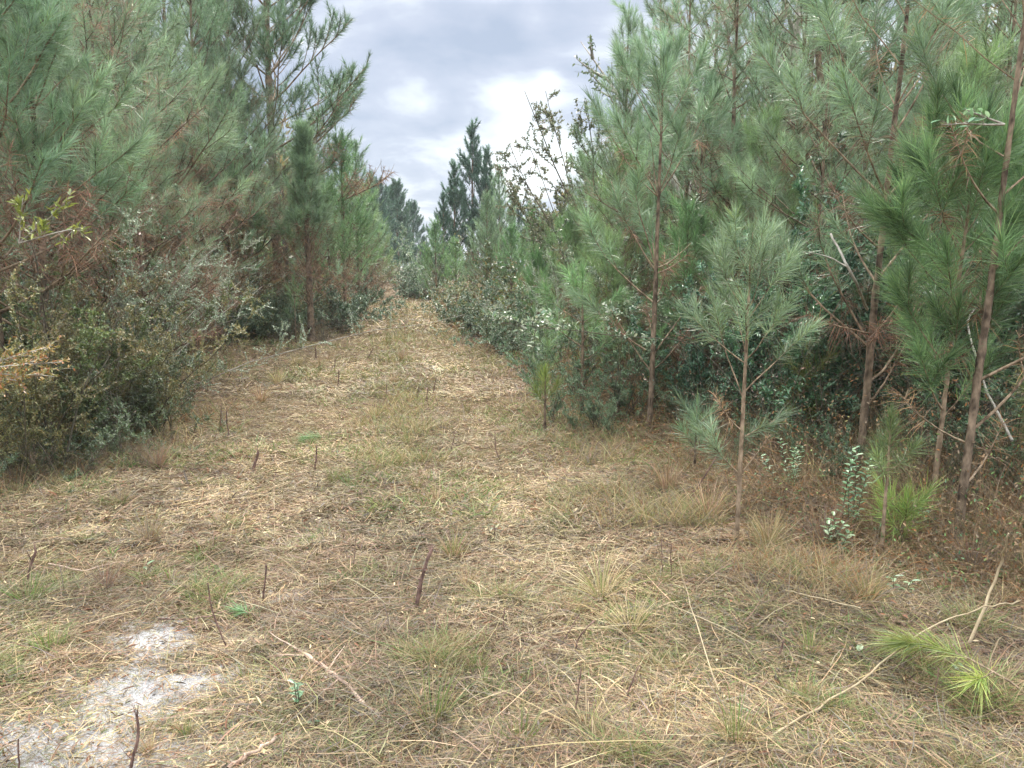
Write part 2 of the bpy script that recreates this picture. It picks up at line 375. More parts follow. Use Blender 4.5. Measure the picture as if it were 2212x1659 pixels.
for (n_, v0_, v1_, l_, w_) in ((9000, 1130, 1760, .030, .009), (9000, 850, 1150, .04, .014)):
    x_, y_ = scatter(n_, v0_, v1_); C_ = np.stack([PINK, GREY, PALE, TAN, RED, GREY * .7])[rng.integers(0, 6, n_)] * rng.uniform(.6, 1.2, (n_, 1))
    leaves(g, np.stack([x_, y_, gh(x_, y_) + rng.uniform(.0, .04, n_)], 1), nrm(rng.normal(size=(n_, 3)) * [1, 1, .25]), rng.normal(0, .35, (n_, 3)) + [0, 0, 1], l_ * rng.lognormal(0, .5, n_).clip(.3, 2.5), w_ * rng.uniform(.4, 1.3, n_), C_, .3, .2)
o = g.build('straw_litter', M_straw); tag(o, 'mown dry straw lying over the track and its verges', kind='stuff')

# low fine grass, green and tawny, in patches
def sward(g, n, vy0, vy1, H, W, cols, sd, thr, vx0=-150, vx1=2362, seg=2):
    x, y = scatter(n, vy0, vy1, vx0, vx1)
    f = fbm(x, y, 1.3, sd, 3); keep = (f > thr) & (rng.uniform(size=n) > sandmask(x, y) * 1.3); x, y = x[keep], y[keep]; n = len(x)
    th = rng.uniform(0, 6.283, n); el = rng.uniform(.25, 1.35, n)
    D = np.stack([np.cos(th) * np.cos(el), np.sin(th) * np.cos(el), np.sin(el)], 1)
    h = H * rng.lognormal(0, .4, n).clip(.3, 2.2); bend = np.zeros((n, 3)); bend[:, 0] = np.cos(th) * .3; bend[:, 1] = np.sin(th) * .3; bend[:, 2] = -.25
    C = np.array(cols)[rng.integers(0, len(cols), n)] * rng.uniform(.7, 1.25, (n, 1))
    ribbons(g, np.stack([x, y, gh(x, y)], 1), D, h, W * rng.uniform(.6, 1.3, n), bend, C, rng, seg=seg)
g = Geo()
gc = [GRN, GRN * 1.4, OLIVE, (.25, .27, .09), (.33, .33, .14)]
sward(g, 90000, 1080, 1760, .055, .0032, gc + [TAN * .7], 5, .56)
sward(g, 60000, 800, 1120, .09, .006, gc + [TAN * .8, TAN * .6, PINK], 6, .565)
sward(g, 40000, 640, 820, .14, .014, [(.20, .21, .07), (.28, .26, .11), TAN * .8, OLIVE], 8, .52)
def standing(g, n, y0, y1, where, H, W, cols, sd):
    y = y0 + (y1 - y0) * rng.uniform(0, 1, n) ** 1.6; x = rng.uniform(-.75, .5, n) * y; c = rutc(y)
    m = np.exp(-((x - c) / .42) ** 2); e_ = np.exp(-((np.minimum(x - edgeL(y), edgeR(y) - x)) / .55) ** 2) * ((x > edgeL(y)) & (x < edgeR(y)))
    f = np.clip((fbm(x, y, 1.6, sd) - .42) * 6, 0, 1); wgt = (m * .9 if where == 'mid' else e_) * f
    keep = rng.uniform(size=n) < wgt; x, y = x[keep], y[keep]; n = len(x)
    th = rng.uniform(0, 6.283, n); el = rng.uniform(.6, 1.5, n); D = np.stack([np.cos(th) * np.cos(el), np.sin(th) * np.cos(el), np.sin(el)], 1)
    b = np.stack([np.cos(th) * .3, np.sin(th) * .3, np.full(n, -.15)], 1)
    ribbons(g, np.stack([x, y, gh(x, y)], 1), D, H * rng.lognormal(0, .4, n).clip(.3, 2), W * np.clip(y / 7, .8, 4), b, np.array(cols)[rng.integers(0, len(cols), n)] * rng.uniform(.7, 1.25, (n, 1)), rng)
standing(g, 160000, 6, 34, 'mid', .13, .005, [OLIVE * 1.3, TAN * .8, (.24, .23, .10), OLIVE, PINK, TAN], 611)
standing(g, 80000, 3.4, 8.5, 'edge', .17, .0032, [TAN * .75, PINK * 1.1, GREY, OLIVE * 1.2, TAN * .9, RED * 1.4, (.20, .19, .08)], 613)
x, y = scatter(260000, 900, 1760); f = fbm(x, y, 3.4, 701, 2); keep = (f > .69) & (rng.uniform(size=len(x)) > sandmask(x, y) * 1.5); x, y, f = x[keep], y[keep], f[keep]; n = len(x)
th = rng.uniform(0, 6.283, n); el = rng.uniform(.5, 1.45, n); D = np.stack([np.cos(th) * np.cos(el), np.sin(th) * np.cos(el), np.sin(el)], 1)
b = np.stack([np.cos(th) * .35, np.sin(th) * .35, np.full(n, -.2)], 1); pk = np.array([OLIVE * 1.2, GRN * 1.3, TAN * .8, (.22, .22, .09), PINK, GREY]); idx = (np.clip(fbm(x, y, 1.2, 711), 0, .999) * 6 + rng.normal(0, 1.1, n)).clip(0, 5).astype(int)
ribbons(g, np.stack([x, y, gh(x, y)], 1), D, (.05 + .35 * (f - .69)) * rng.lognormal(0, .4, n).clip(.4, 2.2), .0026 * np.clip(y / 4.5, .9, 2.5), b, pk[idx] * rng.uniform(.7, 1.25, (n, 1)), rng, seg=3)
standing(g, 160000, 4.5, 34, 'edge', .17, .004, [TAN * .8, PINK * 1.1, GREY, OLIVE * 1.3, TAN, (.22, .21, .09)], 612)
o = g.build('grass', M_grass); tag(o, 'short green and olive grass growing through the straw', kind='stuff')

# ------------------------------------------------------------------ pines
NG = np.array([(.135, .215, .115), (.165, .25, .135), (.11, .18, .095), (.20, .29, .165), (.15, .22, .085)])   # blue-green needles
NGR = np.array([(.125, .22, .09), (.16, .27, .10), (.105, .185, .075), (.20, .30, .11)])                    # fresher green
NYL = np.array([(.19, .27, .06), (.25, .31, .07), (.16, .25, .06), (.30, .33, .09)])                          # yellow-green
NGY = .8 * np.array([(.16, .22, .075), (.21, .27, .09), (.13, .19, .07), (.26, .30, .11)])
NDK = np.array([(.035, .07, .04), (.045, .085, .05), (.03, .058, .035), (.06, .10, .055)])                    # dark, distant
NDEAD = np.array([(.26, .13, .07), (.33, .18, .10), (.18, .095, .06), (.38, .20, .09), (.22, .15, .10)])
NDEAD = np.array([(.24, .13, .08), (.30, .17, .10), (.17, .10, .07), (.33, .19, .10), (.22, .15, .10), (.20, .15, .11)])
NBR = np.array([(.24, .16, .11), (.19, .13, .095), (.28, .19, .12), (.16, .12, .09)])

def tuft(g, pts, rng, n, nl, nw, pal, t0=.0, spread=(18, 62), droop=.12, seg=2, base=55):
    """needles set along a shoot from t0 to its tip, pointing forward at the tip and outward further back"""
    s = t0 + (1 - t0) * rng.uniform(0, 1, n) ** .8
    k = (s.clip(0, .9999) * (len(pts) - 1)); i = k.astype(int); f = (k - i)[:, None]
    P = pts[i] * (1 - f) + pts[i + 1] * f; A = nrm(pts[i + 1] - pts[i])
    r = rng.normal(size=(n, 3)); r = nrm(r - (r * A).sum(1, keepdims=True) * A)
    u = (s - t0) / (1 - t0)
    th = R(1) * (spread[1] * (1 - u) ** .7 + spread[0] * u + rng.normal(0, 15, n)); th = np.abs(th)[:, None]
    D = nrm(A * np.cos(th) + r * np.sin(th))
    L = nl * rng.uniform(.5, 1.15, n)
    b = np.zeros((n, 3)); b[:, 2] = -droop; b += A * .10 + rng.normal(0, .10, (n, 3))
    C = pal[rng.integers(0, len(pal), n)] * rng.uniform(.75, 1.25, (n, 1)) * rng.uniform(.62, 1.32)
    ribbons(g, P, D, L, nw, b, C, rng, seg=seg)

def limb(gb, gn, gd, p, d, L, r, rng, o, dead=0.0, bare=0.0, order=1, scale_n=1.0):
    """one bough with its side shoots; gb bark, gn living needles, gd dead needles"""
    up = o['up'] * rng.uniform(.7, 1.3)
    pts = curve_pts(p, d, L, up, 6, rng, .07)
    tube(gb, pts, np.linspace(r, r * .35, 6), (.1, .08, .06), 5 if r > .008 else 4)
    def needles(q, m, t0):
        u = rng.uniform()
        if u < bare: return
        if rng.uniform() < dead: tuft(gd, q, rng, int(m * .45), o['nl'] * .85, o['nw'], o['dpal'], t0, (30, 95), .5, o['seg'])
        else: tuft(gn, q, rng, m, o['nl'], o['nw'], o['pal'], t0, o['spread'], o['droop'], o['seg'])
    fl = min(1.0, o['tl'] / L)
    m = int(o['n'] * scale_n)
    needles(pts, m, max(0.0, 1 - fl))
    if o.get('inner', 0) and dead < .5 and fl < .8:       # browned needles further back on the bough
        if rng.uniform() < o['inner']: 
            q = np.array([samp(pts, t)[0] for t in np.linspace(.3, 1 - fl, 4)]); tuft(gd, q, rng, int(m * .3), o['nl'] * .8, o['nw'], o['dpal'], 0, (60, 100), .6, o['seg'])
    if order > 0 and L > .28:
        ns = int(np.clip(round(L * o['sub']), 1, 9)); sgn = rng.choice([-1, 1])
        for k in range(ns):
            t = .35 + .55 * (k + rng.uniform(.2, .8)) / ns; q, a = samp(pts, t)
            side = nrm(np.cross(a, [0, 0, 1]) + 1e-6) * sgn; sgn = -sgn
            dd = nrm(a * .75 + side * rng.uniform(.45, .8) + np.array([0, 0, rng.uniform(0, .35)]))
            limb(gb, gn, gd, q, dd, max(L * (1 - t) * .8 * rng.uniform(.6, 1.1), o['tl'] * .7), r * .5, rng, o, dead, bare, order - 1 if L > 1.0 else 0, scale_n * .8)

def A3(*a): return np.array(a)
PD = dict(nl=.17, nw=.0022, tl=.34, n=150, pal=NG, dpal=NDEAD, spread=(14, 58), droop=.10, seg=2, sub=2.6, up=.5, inner=.25,
          blen=.34, el_top=58, el_low=18, gap=.55, per=4, bare_z=.10, dead_z=.28, lean=(0, 0), bend=.04, r0=.03, order=1, limbs=None, bark=None)
def pine(name, H, seed, hero=False, **kw):
    """a young pine as an Empty > trunk, branch, crown, dead_needles"""
    o = dict(PD); o.update(kw); rng = np.random.default_rng(seed)
    root = empty(name)
    gt = Geo(); gn = Geo(); gd = Geo(); gb = gt
    nz = 14
    zs = np.linspace(0, 1, nz)
    wob = np.cumsum(rng.normal(0, o['bend'] * H / nz * .6, (nz, 2)), 0); wob -= wob[0]
    tp = np.stack([o['lean'][0] * zs * H + wob[:, 0], o['lean'][1] * zs * H + wob[:, 1], zs * H], 1)
    tr = o['r0'] * (1 - zs) ** .8 + .004; tr[0] *= 1.25
    tp[0, 2] = -.12
    tube(gt, tp, tr, (.1, .08, .06), 9, .07, rng)
    if hero:
        z2 = np.linspace(tp[0, 2], H, 70); tq = np.stack([np.interp(z2, tp[:, 2], tp[:, 0]), np.interp(z2, tp[:, 2], tp[:, 1]), z2], 1); tr2 = np.interp(z2, tp[:, 2], tr)
        gt = Geo(); gb = gt; tube(gt, tq, tr2, (.1, .08, .06), 11, .10, rng)
    def tr_at(z): return float(np.interp(z, tp[:, 2], tr))
    def tpos(z): return np.array([np.interp(z, tp[:, 2], tp[:, 0]), np.interp(z, tp[:, 2], tp[:, 1]), z])
    limbs = o['limbs']
    if limbs is None:
        limbs = []; z = H * o['bare_z'] + rng.uniform(0, .2); az0 = rng.uniform(0, 360)
        while z < H * .97:
            f = z / H; n = o['per'] + rng.integers(-1, 2); az0 += rng.uniform(30, 70)
            for k in range(max(2, n)):
                L = o['blen'] * H * (1 - f) ** .8 * rng.uniform(.65, 1.1) + .12
                if f < .3: L *= .55 + f * 1.5
                el = o['el_low'] + (o['el_top'] - o['el_low']) * f + rng.normal(0, 7)
                df = max(0, 1 - (f - o['bare_z']) / max(o['dead_z'], .01)) if o['dead_z'] else 0
                limbs.append((z + rng.normal(0, .03), az0 + k * 360 / n + rng.normal(0, 14), el, L, df))
            z += o['gap'] * rng.uniform(.75, 1.2) * (1 - .35 * f)
    for (z, az, el, L, df) in limbs:
        d = (math.cos(R(az)) * math.cos(R(el)), math.sin(R(az)) * math.cos(R(el)), math.sin(R(el)))
        if hero:
            gb = Geo()
        limb(gb, gn, gd, tpos(z), d, L, min(tr_at(z) * .45, .0035 + .0075 * L), rng, o, dead=min(1, df * 1.1), bare=.35 * min(1, df), order=o['order'])
        if hero: gb.build('branch', o['bark'] or M_bark2, root)
    q = np.array([tpos(z) for z in np.linspace(H - o['tl'] * 1.3, H, 6)])
    tuft(gn, q, rng, int(o['n'] * 1.6), o['nl'], o['nw'], o['pal'], 0, (10, 50), .05, o['seg'])
    gt.build('trunk', o['bark'] or M_bark, root)
    gn.build('crown', M_needle, root)
    if gd.n: gd.build('dead_needles', M_dead, root)
    root['H'] = H
    return root
def place(root, x, y, H=None, rz=0, tilt=(0, 0)):
    s = 1.0 if H is None else H / root['H']
    root.location = (x, y, float(gh(x, y))); root.scale = (s, s, s); root.rotation_euler = (R(tilt[0]), R(tilt[1]), rz)
    return root

PINES_V = {}
def variant(key, **kw):
    PINES_V[key] = [None, kw]
def use(key):
    v = PINES_V[key]
    if v[0] is None:
        v[0] = pine('pine_tree', **v[1]); return v[0]
    return copy_tree(v[0])
# mid-distance trees (7 - 16 m): needles seen as brushes
M = dict(n=115, nw=.0044, tl=.36, nl=.19, seg=1, order=2, inner=.5)
NMX = np.concatenate([NG * .95, NG[:2], NBR[:3] * .9])
variant('midG', H=4.6, seed=107, r0=.036, gap=.42, blen=.50, dead_z=.45, sub=2.6, per=4, el_low=5, el_top=45, **dict(M, pal=NMX, inner=.8))
variant('midA', H=5.0, seed=101, r0=.040, gap=.46, blen=.50, dead_z=.32, sub=2.6, per=4, el_low=8, el_top=48, **M)
variant('midB', H=6.5, seed=102, r0=.050, gap=.52, blen=.44, dead_z=.40, sub=2.3, bare_z=.10, per=4, el_low=5, el_top=48, **M)
variant('midC', H=4.0, seed=103, r0=.032, gap=.36, blen=.46, dead_z=.15, sub=2.8, per=5, **dict(M, pal=NGR))
variant('midD', H=6.0, seed=104, r0=.045, gap=.48, blen=.32, dead_z=.30, el_top=66, el_low=25, sub=2.5, per=5, **M)
variant('midE', H=2.6, seed=105, r0=.022, gap=.28, blen=.44, dead_z=.12, sub=2.8, per=5, **dict(M, pal=NGR, n=110))
variant('midF', H=5.5, seed=106, r0=.042, gap=.45, blen=.42, dead_z=.30, sub=2.4, el_low=10, el_top=50, per=5, **dict(M, pal=NG * A3(1.0, .92, 1.0), inner=.4))
B = dict(M, n=85, nw=.0085, tl=.52, nl=.20, inner=.12)
variant('bigA', H=9.0, seed=111, r0=.085, gap=.58, blen=.36, dead_z=.15, bare_z=.05, sub=1.9, el_low=10, el_top=50, per=5, **B)
variant('bigB', H=9.5, seed=112, r0=.08, gap=.62, blen=.32, dead_z=.22, bare_z=.06, sub=1.9, el_low=12, el_top=58, per=5, **B)
FAR = dict(n=60, nw=.020, tl=.60, nl=.22, seg=1, sub=1.7, inner=0, order=2)
variant('farA', H=8.0, seed=121, r0=.09, gap=.62, blen=.34, dead_z=.1, bare_z=.1, el_top=74, el_low=30, per=4, **dict(FAR, pal=NDK * 1.5, n=75, nw=.028, tl=.55, sub=1.7))
variant('farW', H=10., seed=124, r0=.16, gap=.7, blen=.36, dead_z=.05, bare_z=.05, el_top=45, el_low=5, per=7, **dict(FAR, pal=NDK * 1.6, n=60, nw=.05, tl=.9, nl=.35, sub=1.0))
variant('deadE', H=3.2, seed=125, r0=.022, gap=.28, blen=.40, dead_z=1.1, bare_z=.05, el_top=45, el_low=10, per=5, sub=2.4, **dict(nl=.19, nw=.0040, n=120, tl=.6, seg=1, order=1, pal=NGR * .8, inner=.6))
variant('farB', H=6.5, seed=122, r0=.06, gap=.45, blen=.36, dead_z=.2, bare_z=.08, el_top=60, per=5, **dict(FAR, pal=NG, nw=.015))
variant('farC', H=5.0, seed=123, r0=.05, gap=.38, blen=.38, dead_z=.25, bare_z=.08, el_top=60, per=5, **dict(FAR, pal=NGR * .95, nw=.013))

def P(key, vx, y, vtop, rz, label, group=None, cat='pine tree', Hmax=None, tilt=(0, 0)):
    r = use(key); H = ztop(vtop, y)
    if Hmax: H = min(H, Hmax)
    place(r, at(vx, y), y, H, rz, tilt)
    for k in ('group',):
        if k in r: del r[k]
    r['label'] = label; r['category'] = cat
    if group: r['group'] = group
    return r

# --- hero pines of the right side, limbs read from the photograph (height, azimuth, elevation, length, deadness)
def hero(vx, vy, vtop, name='pine_tree', label='', seed=1, **kw):
    x, y = G(vx, vy); H = ztop(vtop, y)
    r = pine(name, H, seed, hero=True, **kw); place(r, x, y)
    tag(r, label, 'pine tree'); return r
N1 = dict(nl=.19, nw=.0032, n=185, tl=.33)
hero(1403, 935, 128, seed=1, r0=.026, bend=.015, lean=(.012, 0), label='slender young pine standing clear at the right edge of the track, bare dark lower trunk', sub=2.4, inner=.1,
     limbs=[(.56, 150, 35, .75, 1), (.58, 10, 35, .6, 1), (.74, 170, 25, .95, .35), (.72, 15, 50, .8, .8), (.9, 80, 30, .5, 1), (1.22, 178, 38, 1.05, .15), (1.24, 40, 50, .45, 1), (1.2, 300, 35, .35, .9),
            (1.52, 172, 45, .95, .1), (1.56, 190, 60, .85, .1), (1.55, 8, 18, .42, 1), (1.5, 20, 14, .40, 1), (1.6, 90, 40, .6, .3), (2.2, 168, 42, 1.15, 0), (2.22, 12, 42, 1.15, 0), (2.2, 85, 45, .8, 0), (2.24, 280, 55, .7, 0), (2.2, 215, 50, .9, 0),
            (2.74, 165, 52, .85, 0), (2.76, 20, 55, .8, 0), (2.75, 90, 55, .7, 0), (2.78, 270, 60, .6, 0), (3.1, 190, 60, .5, 0), (3.12, 350, 62, .5, 0), (3.1, 60, 65, .45, 0)], **N1)
hero(1590, 1185, 505, seed=2, r0=.0105, bend=.02, bark=M_bark2, label='chest high pine sapling with pale silvery green brushes and a thin light brown stem', sub=2.2, inner=.1, pal=NG * 1.15,
     limbs=[(.43, 170, 40, .32, .0), (.42, 10, 50, .28, 1), (.64, 0, 30, .25, .5), (.68, 195, 30, .28, 1), (.86, 140, 58, .62, 0), (.9, 20, 40, .5, .1), (1.06, 170, 35, .45, 0), (1.08, 330, 40, .4, 0), (1.1, 80, 50, .4, 0), (1.12, 250, 45, .35, 0), (1.3, 5, 48, .45, 0), (1.32, 185, 50, .42, 0), (1.34, 120, 55, .4, 0), (1.36, 290, 55, .35, 0), (1.5, 40, 60, .3, 0), (1.52, 200, 62, .3, 0), (1.56, 320, 62, .28, 0)], **dict(N1, nl=.13, tl=.26, nw=.0026, n=150))
hero(1848, 1075, -330, seed=3, r0=.024, bend=.02, lean=(.05, .02), label='tall pine with a thick reddish brown trunk and brown needles hanging at its lower whorls', sub=2.3, inner=.3,
     limbs=[(.55, 20, 30, .6, 1), (.72, 15, 22, .75, 1), (.98, 172, 55, .95, .35), (.96, 160, 35, 1.0, 0), (1.0, 30, 40, .6, 1), (1.0, 260, 10, .3, 1), (1.06, 200, 10, .35, 1), (1.42, 20, 45, 1.0, 0), (1.4, 100, 40, .8, .3), (1.62, 185, 30, .55, .6), (1.95, 160, 42, 1.3, 0), (1.97, 200, 45, .9, .1), (1.96, 20, 40, .9, .2), (2.0, 280, 30, .5, 1),
            (2.35, 10, 55, 1.2, 0), (2.5, 170, 38, 1.1, 0), (2.52, 20, 45, 1.0, 0), (2.54, 90, 45, .9, 0), (2.55, 290, 45, .7, 0), (2.8, 150, 50, 1.1, 0), (2.85, 30, 55, 1.1, 0), (3.1, 190, 50, .9, 0), (3.15, 60, 50, .9, 0), (3.2, 330, 50, .8, 0), (3.5, 160, 55, .8, 0), (3.55, 20, 55, .8, 0), (3.6, 270, 55, .6, 0)], **N1)
hero(2005, 1150, 300, seed=4, r0=.012, bend=.02, lean=(.05, .0), bark=M_bark2, label='bushy fresh green pine sapling with long dense needles, right of the thick brown trunk', sub=2.6, inner=.15, pal=NGR * .95,
     limbs=[(.62, 20, 40, .5, .3), (.66, 200, 38, .5, .2), (.8, 90, 45, .4, 0), (.9, 340, 45, .55, 0), (.92, 165, 50, .6, 0), (.95, 250, 45, .45, 0), (1.15, 10, 50, .6, 0), (1.18, 130, 50, .5, 0), (1.2, 230, 50, .5, 0), (1.38, 180, 35, .62, 0), (1.4, 30, 50, .55, 0), (1.42, 300, 50, .5, 0), (1.65, 170, 52, .55, 0), (1.68, 10, 52, .55, 0), (1.7, 90, 55, .45, 0), (1.72, 260, 55, .42, 0), (1.9, 200, 60, .4, 0), (1.92, 330, 60, .4, 0), (1.95, 60, 60, .35, 0), (2.1, 150, 65, .3, 0), (2.1, 20, 65, .3, 0), (1.05, 60, 40, .6, 0), (1.1, 290, 40, .6, 0), (1.3, 170, 40, .75, 0), (1.32, 5, 40, .75, 0), (1.55, 200, 45, .7, 0), (1.58, 350, 45, .7, 0), (1.6, 120, 50, .6, 0), (1.8, 20, 50, .6, 0), (1.8, 180, 50, .6, 0)], **dict(N1, nl=.20, n=230, tl=.36, order=2))
hero(1902, 1215, 915, name='pine_seedling', seed=5, r0=.007, bend=.02, bark=M_bark2, label='knee high bright green pine seedling with two mops of long needles', sub=1.0, inner=0, pal=NGY, order=0,
     limbs=[(.45, 200, 45, .16, 0), (.48, 330, 30, .20, 0), (.50, 90, 40, .15, 0)], **dict(N1, nl=.125, n=170, tl=.15, nw=.0022, spread=(15, 90)))
hero(2066, 1195, -300, seed=6, r0=.021, bend=.025, lean=(.075, .05), label='dark lichen spotted pine trunk leaning right beside the bushy fresh green sapling', sub=2.0, inner=.2,
     limbs=[(.3, 30, 30, .5, 1), (.55, 150, 20, .4, 1), (.62, 10, 30, .9, 1), (.9, 340, 30, .8, 1), (1.1, 60, 35, .8, 1), (1.5, 20, 40, .7, .9), (1.8, 200, 30, .6, 1), (1.9, 355, 40, .9, .5), (2.1, 150, 35, .8, .3), (2.3, 45, 40, .9, .3), (2.5, 160, 40, 1.0, 0), (2.55, 10, 40, 1.0, 0), (2.75, 90, 45, .9, 0), (2.8, 230, 40, .7, 0), (3.0, 180, 50, .8, 0), (3.0, 20, 50, .9, 0)], **N1)
hero(1257, 905, 590, seed=7, r0=.019, bend=.03, label='short dark stemmed pine with drooping green tufts, left of the slender young pine', sub=1.8, inner=.1, pal=NGR,
     limbs=[(.5, 200, 20, .4, .2), (.6, 20, 20, .4, .2), (.75, 160, 25, .5, 0), (.8, 300, 30, .4, 0), (1.0, 180, 28, .55, 0), (1.0, 10, 28, .5, 0), (1.2, 120, 45, .4, 0), (1.22, 240, 40, .35, 0)], **dict(N1, n=140, tl=.3, droop=.4))
hero(1178, 930, 800, name='pine_seedling', seed=8, r0=.011, bend=.05, label='yellow green pine seedling at the very edge of the mown straw', sub=1, inner=0, pal=NYL * .8, order=0,
     limbs=[(.28, 190, 40, .2, 0), (.3, 20, 40, .22, 0), (.4, 120, 50, .2, 0)], **dict(N1, n=130, tl=.2, nl=.14))
r6 = hero(2262, 1150, 905, name='pine_seedling', seed=9, r0=.012, label='bright green mop of long pine needles cut off by the right edge of the photo', sub=1, inner=0, pal=NGY * .9, order=0,
     limbs=[(.5, 185, 25, .26, 0), (.62, 170, 40, .25, 0), (.6, 240, 30, .2, 0), (.6, 60, 40, .2, 0), (.42, 200, 15, .22, 0)], **dict(N1, nl=.18, n=240, tl=.22, spread=(15, 80)))
# low seedlings between
for k, (vx, vy, vt, pal, lab) in enumerate([
        (1500, 1020, 880, NG * 1.3, 'small pale pine seedling tuft left of the silvery sapling stem'),
        (1725, 1010, 780, NYL * .7, 'olive drooping pine seedling between the silvery sapling and the thick brown trunk'),
        (1945, 1200, 1105, NYL * .8, 'small yellow green pine seedling low in the straw under the dark leaning trunk'),
        (1180, 850, 720, NGR, 'green pine seedling behind the pale glossy leaved bush'),
        (1085, 740, 640, NYL * .75, 'yellow green pine seedling beside the far part of the track'),
        (640, 745, 600, NGR, 'green pine seedling in the brush left of the reddish pine by the track')]):
    hero(vx, vy, vt, name='pine_seedling', seed=60 + k, r0=.007, label=lab, sub=1.2, inner=0, pal=pal, order=0,
         limbs=[(h * ztop(vt, G(vx, vy)[1]), a, 42, .2 + .1 * k % .2, 0) for h, a in ((.3, 20), (.35, 190), (.5, 100), (.55, 260), (.7, 330), (.72, 150))], **dict(N1, n=100, tl=.24, nl=.15, nw=.003))

# --- left row
hero(673, 735, 268, seed=20, r0=.075, bend=.012, label='pine at the left track edge with a sleeve of rusty needles round its lower trunk', sub=2.4, inner=.5, dpal=NDEAD * .9,
     gap=.30, per=6, blen=.30, bare_z=.17, dead_z=.33, el_top=62, el_low=35, order=2, **dict(n=110, nw=.0085, tl=.42, nl=.20, seg=1))
hero(606, 705, -420, seed=21, r0=.13, bend=.010, label='tall dark trunked pine whose crown reaches over the sky left of the track', sub=2.6, inner=.05, order=2, pal=NG * .8,
     gap=.72, per=4, blen=.36, bare_z=.20, dead_z=.10, el_top=55, el_low=18, **dict(n=120, nw=.012, tl=.6, nl=.22, seg=1))
hero(12, 955, -300, seed=22, r0=.075, bend=.01, label='dark pine trunk at the left edge of the photo with long rising boughs', sub=2.2, inner=.3, order=2,
     gap=.5, per=5, blen=.42, bare_z=.2, dead_z=.15, el_top=48, el_low=15, **dict(n=170, nw=.0036, tl=.42, nl=.2))
hero(110, 935, -20, seed=23, r0=.045, bend=.06, lean=(.04, .0), label='crooked brown stemmed pine with big silvery green brushes just right of the left edge trunk', sub=2.2, inner=.3, order=2, pal=NG * 1.15,
     gap=.42, per=5, blen=.46, bare_z=.22, dead_z=.2, el_top=50, el_low=15, **dict(n=180, nw=.0034, tl=.42, nl=.2))

# --- the stands on both sides
LM = 'pine of the dense stand left of the track'
for i, (k, vx, y, vt, rz, lab) in enumerate([
    ('midG', 250, 9.2, -90, .3, 'blue green pine with spreading boughs, second layer behind the crooked pine'),
    ('midB', 290, 10.4, -120, 1.2, 'tall pine with long level boughs rising behind the small leaved holly bushes'),
    ('midA', 350, 11.6, -60, 2.2, 'pine with a few rust coloured dead tufts high above the silvery twigs'),
    ('midD', 505, 17.8, -30, 3.4, 'narrow blue green pine just left of the tall dark trunked one'),
    ('midG', 545, 19, 200, 1.9, 'fresh green pine whose top stands before the tall dark trunked one'),
    ('midB', 185, 11.2, -160, 4.1, 'dark pine standing deep behind the crooked brown stemmed one'),
    ('midD', 90, 10.6, -200, 5.2, 'pine behind the left edge trunk with its crown out of the frame'),
    ('midG', 320, 8.6, 235, .8, 'shorter pine half hidden in the left hand brush'),
    ('midG', 385, 13.8, 300, 4.4, 'shorter green pine behind the silver twigged bush'),
    ('farC', 745, 21, 300, 1.2, 'green pine behind the reddish sleeved pine, first of the receding left row'),
    ('farB', 775, 25, 305, 3.2, 'pine with stepped boughs at the edge of the sky, second of the receding left row'),
    ('farC', 715, 19.5, 400, 4.0, 'lower green pine right behind the reddish sleeved pine'),
    ('farC', 790, 30, 400, 5.5, 'green pine, third of the receding left row'),
    ('farC', 812, 36, 455, .5, 'small pine at the far end of the left row'),
    ('farA', 805, 46, 372, 2.5, 'dark pine top showing over the receding left row'),
    ('farB', 690, 26, 250, .1, 'pine crown seen between the tall dark trunk and the reddish sleeved pine'),
    ]):
    P(k, vx, y, vt, rz, lab, 'pines of the stand left of the track')
for i, (k, vx, y, vt, rz) in enumerate([
    ('bigA', 60, 15, -300, .2), ('bigB', 230, 16, -320, 1.5), ('bigA', 390, 17.5, -220, 2.9), ('bigB', 510, 19, -160, 4.0), ('bigA', 300, 13.5, -300, 5.0), ('bigB', 130, 13, -330, 2.3),
    ('bigB', 460, 15.5, -150, .9), ('bigA', -60, 12, -400, 3.3), ('bigB', 20, 20, -200, 4.8)]):
    P(k, vx, y, vt, rz, 'tall pine deep in the woods left of the track, seen only as blue green needles', 'tall pines deep in the left woods')
